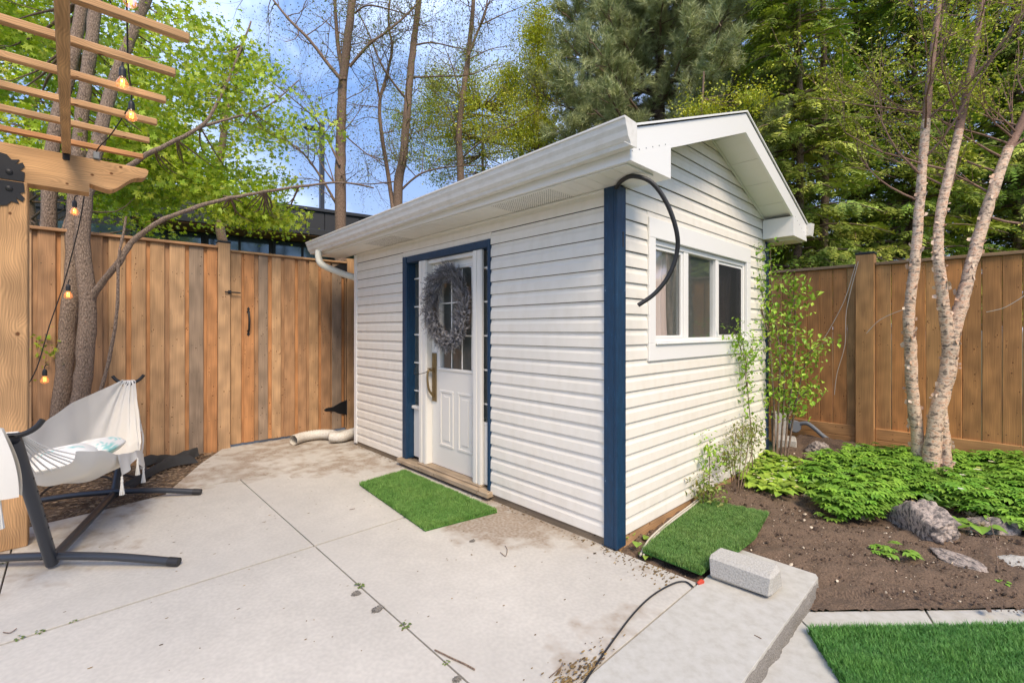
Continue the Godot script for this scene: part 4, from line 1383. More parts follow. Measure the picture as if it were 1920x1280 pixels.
func maples() -> void:
	# the many stemmed tree in front of the fence
	var t := thing("maple_tree", "many stemmed grey barked tree with fresh green leaves behind the hammock", "tree")
	var stems := [
		[[[88, 905, 4.75], [84, 720, 4.7], [84, 560, 4.7], [90, 420, 4.7], [92, 330, 4.7], [105, 230, 4.75], [130, 130, 4.85], [150, 30, 5.0], [165, -120, 5.2], [190, -300, 5.5]], 0.072, 0.045],
		[[[105, 905, 4.62], [112, 780, 4.6], [124, 640, 4.6], [136, 520, 4.62], [138, 400, 4.7], [150, 260, 4.75], [160, 150, 4.8], [175, 40, 4.9], [190, -120, 5.1], [185, -300, 5.3]], 0.075, 0.045],
		[[[138, 905, 4.5], [146, 780, 4.5], [160, 660, 4.5], [164, 570, 4.5], [154, 470, 4.52], [158, 380, 4.55], [172, 310, 4.6], [195, 215, 4.7], [220, 130, 4.8], [250, 60, 4.9], [285, -30, 5.0], [330, -150, 5.3]], 0.076, 0.042]]
	var spine := []
	var twigs := MB.new()
	for s in stems:
		var r := stem(path(s[0]), s[1], s[2], 12, 0.07)
		obj("trunk", r[0], M.bark, t)
		for i in r[1].size():
			if i % 3 == 0 and r[1][i].y > 2.6:
				spine.append(r[1][i])
	var limbs := [
		[[[166, 565, 4.5], [190, 530, 4.5], [222, 492, 4.5], [245, 455, 4.55], [290, 420, 4.6], [330, 402, 4.7], [400, 378, 4.9], [480, 362, 5.1], [560, 350, 5.4], [640, 342, 5.8], [700, 352, 6.2]], 0.034, 0.010],
		[[[182, 752, 4.45], [200, 690, 4.45], [214, 620, 4.45], [220, 560, 4.45], [221, 490, 4.47], [230, 440, 4.5], [236, 405, 4.5]], 0.016, 0.010],
		[[[172, 330, 4.6], [230, 318, 4.65], [270, 292, 4.7], [320, 268, 4.8], [375, 238, 4.9], [400, 205, 5.0], [440, 120, 5.3], [470, 40, 5.6]], 0.030, 0.010],
		[[[375, 238, 4.9], [430, 222, 5.1], [500, 200, 5.4], [560, 150, 5.7]], 0.016, 0.006],
		[[[88, 470, 4.7], [110, 450, 4.7], [125, 410, 4.75], [140, 370, 4.85]], 0.02, 0.015]]
	for l in limbs:
		var r := stem(path(l[0]), l[1], l[2], 8, 0.10)
		obj("limb", r[0], M.bark, t)
		for i in r[1].size():
			if i % 4 == 0 and r[1][i].y > 2.4:
				spine.append(r[1][i])
	var out := []
	crown_clumps(twigs, spine, at(60, 60, 6.0), Vector3(1.5, 1.3, 1.3), 84, 24, 0.33, Vector2(0.5, 0.85), out)
	crown_clumps(twigs, spine, at(250, 300, 5.6), Vector3(0.8, 0.55, 0.8), 42, 22, 0.28, Vector2(0.5, 0.85), out)
	crown_clumps(twigs, spine, at(390, 330, 5.6), Vector3(0.8, 0.45, 0.6), 30, 18, 0.26, Vector2(0.45, 0.8), out)
	crown_clumps(twigs, spine, at(330, 120, 5.4), Vector3(0.8, 0.7, 0.7), 28, 18, 0.26, Vector2(0.45, 0.8), out)
	crown_clumps(twigs, spine, at(440, 130, 5.3), Vector3(0.55, 0.6, 0.4), 18, 14, 0.30, Vector2(0.4, 0.7), out)
	crown_clumps(twigs, spine, at(520, 235, 5.6), Vector3(0.5, 0.4, 0.4), 14, 12, 0.30, Vector2(0.4, 0.65), out)
	crown_clumps(twigs, spine, at(470, 395, 5.7), Vector3(0.5, 0.16, 0.4), 16, 22, 0.22, Vector2(0.5, 0.8), out)
	crown_clumps(twigs, spine, at(85, 655, 4.55), Vector3(0.12, 0.12, 0.12), 4, 9, 0.16, Vector2(0.35, 0.5), out)
	obj("twigs", twigs, M.bark_far, t).set_meta("kind", "stuff")
	many("crown", leaf_mesh("maple", 3), M.leaf_bright, out, cols(out.size(), Color(0.36, 0.52, 0.04), Color(0.66, 0.72, 0.07), 0.25), t)
	# denser trees beyond the fence
	var far := [[at(60, 420, 9.5), [[60, 260, 9.5, 2.4, 1.7, 2.0, 72], [250, 330, 9.0, 1.6, 1.2, 1.6, 36], [10, 40, 10.0, 2.6, 1.6, 2.0, 56]], "green leafed tree close behind the fence, filling the gaps under the pergola"], [at(420, 420, 11.0), [[330, 170, 11.0, 1.9, 1.6, 1.8, 22], [470, 250, 11.0, 1.5, 1.5, 1.5, 12]], "loose yellow green tree beyond the fence, right of the pergola slats"]]
	for f in far:
		var g := thing("maple_tree", f[2], "tree", Vector3.ZERO, "trees beyond the cedar fence")
		var o: Vector3 = f[0]
		var tr := stem(PackedVector3Array([Vector3(o.x, -0.2, o.z), Vector3(o.x + 0.1, 2.5, o.z), Vector3(o.x - 0.1, 4.5, o.z - 0.2), Vector3(o.x + 0.1, 7.0, o.z)]), 0.16, 0.06, 8)
		obj("trunk", tr[0], M.bark_far, g)
		var sp := []
		for q in tr[1]:
			if q.y > 2.0:
				sp.append(q)
		var tw := MB.new()
		var ls := []
		for e in f[1]:
			crown_clumps(tw, sp, at(e[0], e[1], e[2]), Vector3(e[3], e[4], e[5]), e[6], 24, 0.45, Vector2(0.7, 1.15), ls)
		obj("twigs", tw, M.bark_far, g).set_meta("kind", "stuff")
		many("crown", leaf_mesh("maple", 5), M.leaf_bright, ls, cols(ls.size(), Color(0.38, 0.52, 0.04), Color(0.70, 0.72, 0.08), 0.25), g)

func bare_trees() -> void:
	var defs := [
		["tall straight grey trunk with forked top and few opening leaves beyond the gate", 9.0, [[[[638, 640], [638, 420], [638, 300], [640, 220], [643, 150], [652, 70], [660, 0], [668, -140]], 0.115, 0.06], [[[645, 150], [634, 90], [630, 40], [626, -20], [620, -140]], 0.045, 0.02], [[[640, 150], [615, 120], [580, 75], [545, 40], [508, -5], [470, -60]], 0.04, 0.015], [[[655, 125], [690, 85], [730, 55], [770, 20], [810, -30]], 0.03, 0.012], [[[665, 25], [690, 10], [740, 20], [790, 35]], 0.02, 0.008], [[[640, 400], [600, 330], [560, 280], [500, 245], [430, 225]], 0.028, 0.008], [[[637, 310], [600, 235], [560, 195], [480, 130]], 0.022, 0.007], [[[642, 250], [690, 290], [730, 310]], 0.014, 0.006]]],
		["slender reddish trunk with arching branches between two bare trees beyond the shed", 9.5, [[[[742, 640], [745, 380], [755, 300], [762, 220], [770, 130], [778, 60], [786, -10], [795, -140]], 0.10, 0.05], [[[738, 400], [728, 330], [715, 250], [712, 190], [725, 140], [735, 90], [728, 40], [735, -40]], 0.045, 0.018], [[[765, 190], [720, 130], [690, 60], [665, 10]], 0.026, 0.01], [[[712, 185], [702, 130], [690, 80]], 0.018, 0.007], [[[776, 85], [810, 80], [860, 90], [910, 100]], 0.02, 0.006], [[[768, 145], [820, 143], [880, 140], [925, 122]], 0.02, 0.006], [[[748, 360], [790, 325], [850, 312], [920, 310]], 0.026, 0.008], [[[742, 340], [690, 345], [640, 342]], 0.014, 0.006]]],
		["thin pale bare tree with forked top rising behind the shed roof", 10.0, [[[[868, 640], [864, 350], [860, 260], [866, 190], [876, 120], [882, 60], [888, 0], [892, -120]], 0.085, 0.035], [[[878, 105], [895, 60], [908, 30], [915, -10], [925, -100]], 0.03, 0.014], [[[905, 45], [940, 28], [980, 12]], 0.016, 0.005], [[[880, 110], [920, 92], [960, 85]], 0.014, 0.005], [[[868, 200], [850, 130], [830, 80]], 0.018, 0.006], [[[862, 300], [910, 260], [980, 225], [1010, 205]], 0.018, 0.006], [[[862, 270], [840, 200], [800, 160]], 0.015, 0.005]]]]
	var oo := {"wob": 0.32, "up": 0.10, "kids": 6, "spread": 0.9}
	for d in defs:
		var t := thing("bare_tree", d[0], "tree", Vector3.ZERO, "trees beyond the cedar fence")
		var tw := MB.new()
		var tips := []
		for s in d[2]:
			var pts := PackedVector3Array()
			for i in s[0].size():
				pts.append(at(s[0][i][0], s[0][i][1], d[1] + rf(-0.15, 0.15)))
			if s[1] > 0.08:
				pts[0].y = -0.2
			var r := stem(pts, s[1], s[2], 9 if s[1] > 0.05 else 6, 0.05)
			obj("trunk" if s[1] > 0.08 else "limb", r[0], M.bark_far, t)
			for i in range(4, r[1].size()):
				if r[1][i].y > 3.6 and rng.randf() < (0.7 if s[1] > 0.08 else 0.7):
					var dir: Vector3 = (r[1][i] - r[1][i - 1]).normalized()
					grow(tw, r[1][i], (dir * 0.5 + rdir()).normalized(), rf(0.5, 1.1), minf(0.011, r[2][i] * 0.5), 1, oo, tips)
		obj("twigs", tw, M.bark_far, t).set_meta("kind", "stuff")
		var ls := leaves_on(tips, 0.42, 0.08, Vector2(0.7, 1.3))
		many("crown", leaf_mesh("small", 8), M.leaf_soft, ls, cols(ls.size(), Color(0.40, 0.46, 0.05), Color(0.30, 0.22, 0.09), 0.3), t)
	# yellow green shrubby trees low behind the roof
	for e in [[[905, 430, 11.0], [[905, 255, 11.0, 1.9, 1.05, 1.4, 22], [1000, 200, 11.0, 0.9, 1.2, 0.9, 13], [800, 250, 11.0, 1.0, 1.1, 1.0, 11], [880, 140, 11.0, 0.22, 0.8, 0.3, 5], [955, 150, 11.0, 0.2, 0.7, 0.3, 5], [820, 170, 11.0, 0.2, 0.7, 0.3, 4]], "yellow green shrubby tree with fine leaves low behind the shed roof"], [[1005, 430, 10.5], [[1010, 90, 10.5, 0.28, 1.3, 0.3, 13], [1000, 260, 10.5, 0.6, 0.7, 0.6, 10]], "slim upright sapling with yellow leaves beside the pine"], [[1300, 430, 7.8], [[1320, 212, 7.9, 0.4, 0.07, 0.2, 2], [1400, 190, 7.6, 0.10, 0.28, 0.15, 1]], "bright green shoots showing over the ridge of the shed roof"]]:
		var t := thing("leafy_tree", e[2], "tree", Vector3.ZERO, "trees beyond the cedar fence")
		var o := at(e[0][0], e[0][1], e[0][2])
		var top := at(e[1][0][0], e[1][0][1], e[0][2])
		var tr := stem(PackedVector3Array([Vector3(o.x, -0.2, o.z), Vector3(o.x, 2.0, o.z + 0.1), o.lerp(top, 0.6), top + Vector3(0, 0.7, 0)]), 0.07, 0.015, 6)
		obj("trunk", tr[0], M.bark_far, t)
		var sp := []
		for q in tr[1]:
			if q.y > 2.2:
				sp.append(q)
		var tw := MB.new()
		var ls := []
		for c in e[1]:
			crown_clumps(tw, sp, at(c[0], c[1], c[2]), Vector3(c[3], c[4], c[5]), c[6] * 4, 24, 0.2, Vector2(0.9, 1.6), ls)
		obj("twigs", tw, M.bark_far, t).set_meta("kind", "stuff")
		many("crown", leaf_mesh("small", 9), M.leaf_soft, ls, cols(ls.size(), Color(0.58, 0.66, 0.07), Color(0.76, 0.72, 0.09), 0.25), t)

func pine() -> void:
	var t := thing("pine_tree", "big dark blue green pine towering behind the shed", "tree")
	var o := at(1235, 400, 11.0)
	var tr := stem(PackedVector3Array([Vector3(o.x, -0.2, o.z), Vector3(o.x, 4, o.z), Vector3(o.x + 0.1, 8, o.z), Vector3(o.x, 13, o.z)]), 0.2, 0.05, 8)
	obj("trunk", tr[0], M.bark_far, t)
	var b := MB.new()
	var tuft := MB.new()
	var r := RandomNumberGenerator.new()
	r.seed = 5
	for i in 30:
		var a := r.randf() * TAU
		var d := (Vector3(cos(a), 0, sin(a)) * r.randf_range(0.35, 1.1) + Vector3(0, 0.75, 0)).normalized()
		var base := Vector3(0, r.randf_range(0.0, 0.14), 0)
		var w := d.cross(rdir()).normalized() * 0.0035
		var g := r.randf_range(0.7, 1.3)
		tuft.tint = Color(g, g, g)
		tuft.tri(base - w, base + w, base + d * r.randf_range(0.09, 0.14))
	var ls := []
	var y := 2.6
	var whorl := 0
	while y < 12.0:
		var n := 6
		var reach := 2.75 * smoothstep(13.5, 6.0, y) * smoothstep(0.5, 3.2, y) + 0.25
		for j in n:
			var a := TAU * j / n + whorl * 0.7 + rf(-0.3, 0.3)
			var out := Vector3(cos(a), 0, sin(a))
			var l := reach * rf(0.72, 1.12)
			var y0 := y + rf(-0.2, 0.2)
			var pts := PackedVector3Array()
			for i in 7:
				var f := i / 6.0
				pts.append(Vector3(o.x, y0, o.z) + out * l * f + Vector3(0, l * (-0.05 * f + 0.30 * f * f), 0) + rdir() * 0.06 * f)
			b.tube(pts, PackedFloat32Array([0.045, 0.04, 0.034, 0.028, 0.02, 0.014, 0.008]), 5, false)
			for i in range(2, 7):
				var subs := 4
				for k in subs:
					var s := (out * 0.7 + rdir() * 0.75 + Vector3(0, 0.35, 0)).normalized()
					var sl := rf(0.35, 0.8) * (1.15 - 0.1 * i)
					var p0 := pts[i].lerp(pts[i - 1], rng.randf())
					var p1 := p0 + s * sl + Vector3(0, 0.12 * sl, 0)
					b.tube(PackedVector3Array([p0, p0.lerp(p1, 0.5) - Vector3(0, 0.03, 0), p1]), PackedFloat32Array([0.012, 0.009, 0.005]), 3, false)
					for m in 14:
						var f := rf(0.25, 1.0)
						var dd := (s + rdir() * 0.7 + Vector3(0, 0.5, 0)).normalized()
						ls.append(Transform3D(spin(dd).scaled_local(Vector3.ONE * rf(0.9, 1.5)), p0.lerp(p1, f) + rdir() * 0.09))
		y += 0.36
		whorl += 1
	obj("boughs", b, M.bark_far, t).set_meta("kind", "stuff")
	many("crown", tuft.mesh(), M.needle, ls, cols(ls.size(), Color(0.26, 0.31, 0.125), Color(0.50, 0.53, 0.25), 0.25), t)

func cedars() -> void:
	var spray := MB.new()  # a flat drooping fan of scale leaves
	var r := RandomNumberGenerator.new()
	r.seed = 15
	for i in 26:
		var f := r.randf()
		var base := Vector3(0, -0.06 * f * f, 0.24 * f)
		var side := -1.0 if i % 2 else 1.0
		var d := Vector3(side * r.randf_range(0.5, 1.0), r.randf_range(-0.35, 0.1), r.randf_range(0.5, 1.0)).normalized()
		var l := r.randf_range(0.05, 0.11) * (1.1 - 0.6 * f)
		var w := Vector3(-d.z, 0, d.x) * 0.009
		var g := r.randf_range(0.7, 1.25)
		spray.tint = Color(g, g, g)
		spray.quad(base, base + d * l * 0.5 + w, base + d * l, base + d * l * 0.5 - w)
	var mesh := spray.mesh()
	var defs := [[1490, 8.2, 9.5, 1.5, 0], [1600, 9.3, 10.0, 1.6, 1], [1705, 8.4, 9.0, 1.4, 2], [1810, 9.6, 9.5, 1.6, 1], [1900, 8.6, 8.0, 1.4, 0], [2010, 9.0, 9.0, 1.5, 2], [1425, 10.6, 10.0, 1.6, 1], [2250, 8.0, 7.5, 1.6, 1], [2450, 7.6, 8.0, 1.7, 0]]
	var names := ["dark cedar with twin trunks rising just beyond the shed's far eave", "tall cedar with drooping olive sprays behind the capped fence post", "cedar whose crown fills the gap behind the birch stems", "cedar standing behind the two right hand birch stems", "low dense cedar behind the fence at the end of the bed", "cedar beyond the fence, past the end of the planted bed", "yellowish cedar reaching up between the pine and its fellow cedars", "cedar beyond the dark fence that the shed window mirrors first", "cedar further along the dark fence, mirrored in the shed window"]
	for k in defs.size():
		var e: Array = defs[k]
		var o := at(e[0], 500, e[1])
		var t := thing("cedar_tree", names[k], "tree", Vector3.ZERO, "cedars beyond the dark fence")
		for s in (2 if k % 2 == 0 else 1):
			var q := Vector3(o.x + s * 0.35, -0.2, o.z + s * 0.3)
			obj("trunk", stem(PackedVector3Array([q, q + Vector3(0.05, 2, 0), q + Vector3(-0.05, 4.5, 0.1), q + Vector3(0.1, e[2], 0)]), 0.11, 0.03, 7)[0], M.bark_far, t)
		var b := MB.new()
		var ls := []
		var cl := []
		var y := 1.7
		while y < e[2]:
			var reach: float = e[3] * smoothstep(e[2] + 1.5, 2.0, y) + 0.2
			for j in 4:
				var a := rf(0, TAU)
				var out := Vector3(cos(a), 0, sin(a))
				var l := reach * rf(0.5, 1.15)
				var p0 := Vector3(o.x, y + rf(-0.1, 0.1), o.z)
				var pts := PackedVector3Array()
				for i in 6:
					var f := i / 5.0
					pts.append(p0 + out * l * f + Vector3(0, l * (0.25 * f - 0.42 * f * f), 0))
				b.tube(pts, PackedFloat32Array([0.025, 0.02, 0.016, 0.012, 0.008, 0.005]), 4, false)
				var warm := rf(0, 1)
				for m in int(20 * (0.5 + l / 1.5)):
					var f := pow(rng.randf(), 0.6)
					var p := pts[int(f * 4)].lerp(pts[int(f * 4) + 1], rng.randf())
					var side := out.cross(Vector3.UP) * rf(-1, 1)
					var dd := (out * 0.7 + side * 0.9 + Vector3(0, rf(-0.7, 0.0), 0)).normalized()
					ls.append(Transform3D((Basis.looking_at(-dd, Vector3.UP) * Basis(Vector3.BACK, rf(-0.8, 0.8))).scaled_local(Vector3.ONE * rf(0.8, 1.5)), p + side * 0.12 + rdir() * 0.06))
					cl.append(Color(0.21, 0.36, 0.05).lerp(Color(0.56, 0.58, 0.09), clampf(warm * 0.7 + rf(-0.2, 0.4), 0, 1)) * rf(0.7, 1.25))
			y += 0.15
		obj("boughs", b, M.bark_far, t).set_meta("kind", "stuff")
		many("crown", mesh, M.needle, ls, cl, t)

func birch() -> void:
	var t := thing("river_birch", "birch with three peeling pinkish white stems standing in the groundcover", "tree")
	var stems := [
		[[[1716, 892, 4.62], [1722, 830, 4.62], [1712, 740, 4.62], [1708, 650, 4.62], [1704, 590, 4.62], [1713, 520, 4.62], [1720, 450, 4.62], [1727, 356, 4.65], [1737, 225, 4.7]], 0.056, 0.037],
		[[[1737, 225, 4.7], [1746, 130, 4.75], [1756, 50, 4.8], [1768, -60, 4.9], [1775, -200, 5.0]], 0.036, 0.016],
		[[[1740, 892, 4.5], [1757, 785, 4.5], [1779, 691, 4.5], [1784, 640, 4.5], [1798, 590, 4.5], [1810, 545, 4.5], [1824, 490, 4.52], [1848, 405, 4.55], [1870, 337, 4.55], [1892, 277, 4.6]], 0.068, 0.040],
		[[[1892, 277, 4.6], [1921, 222, 4.65], [1960, 120, 4.7], [2000, 0, 4.8]], 0.040, 0.018],
		[[[1780, 680, 4.5], [1777, 620, 4.5], [1768, 560, 4.5], [1763, 510, 4.5], [1759, 460, 4.52], [1769, 375, 4.55], [1799, 244, 4.6]], 0.052, 0.037],
		[[[1799, 244, 4.6], [1821, 131, 4.65], [1844, 0, 4.75], [1858, -130, 4.9]], 0.036, 0.016],
		[[[1774, 892, 4.48], [1772, 830, 4.48], [1766, 770, 4.49], [1765, 740, 4.5]], 0.056, 0.036]]
	var tw := MB.new()
	var tips := []
	var oo := {"wob": 0.16, "up": 0.10, "kids": 4, "spread": 0.55}
	var fl := []
	for s in stems:
		var p := path(s[0])
		if s[0][0][1] == 892:
			p[0].y = -0.05
		var r := stem(p, s[1], s[2], 14, 0.06)
		obj("trunk" if s[2] > 0.02 else "limb", r[0], M.birch_bark if s[2] > 0.02 else M.birch_upper, t)
		for i in range(1, r[1].size()):
			var d: Vector3 = (r[1][i] - r[1][i - 1]).normalized()
			if r[1][i].y < 3.0:  # curls of loose bark
				for j in 2:
					var a := rf(0, TAU)
					var u := d.cross(Vector3.RIGHT).normalized()
					var m := u * cos(a) + d.cross(u) * sin(a)
					fl.append(Transform3D((Basis(m.cross(d), d, m) * Basis(Vector3.UP, rf(-0.9, 0.9)) * Basis(Vector3.RIGHT, rf(-0.5, 0.5))).scaled_local(Vector3(rf(0.7, 1.7), rf(0.8, 2.8), rf(0.4, 1.1))), r[1][i].lerp(r[1][i - 1], rng.randf()) + m * r[2][i] * 0.98))
			if r[1][i].y > 2.5 and rng.randf() < 0.62:
				var side := (rdir() * Vector3(1, 0.3, 1)).normalized()
				grow(tw, r[1][i], (side * 0.8 + Vector3(0, rf(0.35, 0.8), 0)).normalized(), rf(0.6, 1.25), r[2][i] * 0.28, 2, oo, tips)
	obj("twigs", tw, M.birch_upper, t).set_meta("kind", "stuff")
	var flake := MB.new()
	var g := []
	for i in 4:
		var row := []
		for j in 4:
			var f := j / 3.0
			row.append(Vector3(0.02 * f, (i - 1.5) * 0.008 * (1.0 - 0.4 * f), 0.004 + 0.016 * f * f))
		g.append(row)
	flake.sheet(g)
	many("bark_flakes", flake.mesh(), M.litter, fl, cols(fl.size(), Color(0.72, 0.58, 0.45), Color(0.55, 0.33, 0.21), 0.25), t)
	var ls := leaves_on(tips, 0.55, 0.04, Vector2(0.45, 0.85))
	many("crown", leaf_mesh("oval", 18), M.leaf_soft, ls, cols(ls.size(), Color(0.42, 0.50, 0.05), Color(0.60, 0.60, 0.07), 0.3), t)

# ---------- pergola and lights ----------
func pergola() -> void:
	var p := thing("pergola", "natural cedar pergola with a thick post, scalloped beam and open slats", "pergola")
	board(Vector3(-2.965, 0.0, -2.90), Vector3(-2.777, 2.399, -2.712), "pergola", p, "post")
	var beam := MB.new()
	var pr := PackedVector2Array([Vector2(-5.5, -2.40), Vector2(-2.475, -2.40), Vector2(-2.475, -2.465)])
	for i in 17:  # the scalloped end
		var f := i / 16.0
		pr.append(Vector2(lerpf(-2.45, -2.17, f), -(2.458 + 0.022 * sin(f * TAU * 0.5 + PI) + 0.115 * smoothstep(0.25, 0.85, f))))
	pr.append_array(PackedVector2Array([Vector2(-2.150, -2.60), Vector2(-2.145, -2.63), Vector2(-2.16, -2.642), Vector2(-5.5, -2.642)]))
	beam.xf = Transform3D(Basis(Vector3.RIGHT, PI / 2), Vector3(0, 0, -2.72))
	beam.us = Vector2(1 / 2.4, 1 / 0.6)
	beam.prism(pr, -0.14, 0.0, 0.004)
	var fixed := MB.new()
	fixed.v = beam.v
	fixed.n = beam.n
	fixed.c = beam.c
	for u in beam.t:
		fixed.t.append(Vector2(u.y, u.x))
	obj("beam", fixed, M.pergola, p)
	for x in [-2.615, -3.6, -4.6]:
		var rr := board(Vector3(x, 2.644, -3.75), Vector3(x + 0.045, 2.828, 1.6), "pergola", p, "rafter", 2)
		obj("bracket", bx(Vector3(x + 0.003, 2.60, -2.7195), Vector3(x + 0.04, 2.655, -2.712), 0.003), M.iron, rr)
	var slat_px := [[352, 75], [330, 140], [313, 190], [298, 232], [283, 265], [272, 295]]
	var zs := [0.72, 0.33, -0.06, -0.45]
	for q in slat_px:
		zs.append(gp(q[0], q[1] + 4, 2.83).z)
	for i in zs.size():
		board(Vector3(-5.5, 2.829, zs[i] - 0.02), Vector3(-2.145 + rf(-0.006, 0.006), 2.868, zs[i] + 0.02), "pergola_new" if i in [9] else "pergola", p, "slat", 0)
	# ornamental iron plates where the post meets the beam
	for e in [[2.405, 0.17, 1], [2.395, 0.16, -1]]:
		var ip := MB.new()
		var shape := PackedVector2Array([Vector2(-3.05, 0.0), Vector2(-2.795, 0.0), Vector2(-2.790, 0.06), Vector2(-2.812, 0.07), Vector2(-2.790, 0.10), Vector2(-2.80, 0.125), Vector2(-2.83, 0.105), Vector2(-2.815, 0.14), Vector2(-2.85, 0.132), Vector2(-2.87, 0.16), Vector2(-2.92, 0.172), Vector2(-3.05, 0.172)])
		var q := PackedVector2Array()
		for w in shape:
			q.append(Vector2(w.x, -w.y * e[2]))
		ip.prism(q, 0.0, 0.006, 0.0015)
		var io := obj("iron_plate", ip, M.iron, p)
		io.transform = Transform3D(Basis(Vector3.RIGHT, PI / 2), Vector3(0.0, e[0], -2.7195 if e[2] == 1 else -2.711))
		for c in [[-2.86, 0.05], [-2.93, 0.11]]:
			var bolt := MB.new()
			bolt.lathe([[0.017, 0.0], [0.017, 0.005], [0.011, 0.009], [0.0, 0.011]], Vector3(c[0], 0.006, -c[1] * e[2]), Vector3.UP, 12)
			obj("bolt", bolt, M.iron, io)
	var l := thing("string_lights", "black cable of round amber bulbs strung from the pergola down past the trunks", "string lights")
	var cable := path([[236, -60, 2.25], [237, 0, 2.35], [238, 60, 2.5], [240, 130, 2.65], [246, 185, 2.9], [232, 215, 3.05], [205, 255, 3.2], [182, 280, 3.35], [172, 310, 3.5], [160, 350, 3.7], [148, 420, 3.85], [120, 528, 4.0], [92, 610, 4.0], [68, 690, 4.0], [40, 740, 4.0]])
	obj("cable", wire(cable, 0.0042, 6, 5), M.rubber, l)
	obj("plug", bx(at(180, 292, 3.3) - Vector3(0.018, 0.025, 0.015), at(180, 292, 3.3) + Vector3(0.018, 0.025, 0.015), 0.005), M.pipe_grey, l)
	for e in [[243, -30, 2.35, 0.0], [229, 128, 2.6, 0.035], [246, 192, 2.9, 0.0], [139, 378, 3.9, 0.03], [127, 535, 4.0, 0.02], [83, 694, 4.0, 0.03]]:
		var o := at(e[0], e[1], e[2])
		var so := MB.new()
		so.lathe([[0.0, 0.012], [0.008, 0.01], [0.014, 0.0], [0.0165, -0.012], [0.0165, -0.045], [0.0135, -0.048]], o, Vector3.UP, 14)
		if e[3] > 0.0:
			var tip := bend(PackedVector3Array([o + Vector3(0, 0.008, 0), o + Vector3(0, 0.03, 0), o + RIGHT * e[3] * 0.5 + Vector3(0, 0.05, 0), o + RIGHT * e[3] + Vector3(0, 0.045, 0)]), 4)
			so.tube(tip, even(tip.size(), 0.004), 6)
		var sk := obj("socket", so, M.rubber, l)
		var gl := MB.new()
		gl.lathe([[0.013, -0.046], [0.016, -0.056], [0.026, -0.075], [0.030, -0.09], [0.028, -0.104], [0.018, -0.114], [0.0, -0.117]], o, Vector3.UP, 18)
		obj("bulb", gl, M.bulb_glass, sk)
		var fi := MB.new()
		for k in 4:
			var a := TAU * k / 4
			fi.bar(o + Vector3(cos(a) * 0.007, -0.06, sin(a) * 0.007), o + Vector3(cos(a + 0.5) * 0.009, -0.098, sin(a + 0.5) * 0.009), 0.0022, 5)
		obj("filament", fi, M.filament, sk)
		var lamp := OmniLight3D.new()
		lamp.name = "bulb_light"
		lamp.light_color = Color(1.0, 0.7, 0.35)
		lamp.light_energy = 0.0012
		lamp.light_size = 0.02
		lamp.omni_range = 6.0
		lamp.shadow_enabled = true
		l.add_child(lamp, true)
		lamp.position = o + Vector3(0, -0.08, 0)

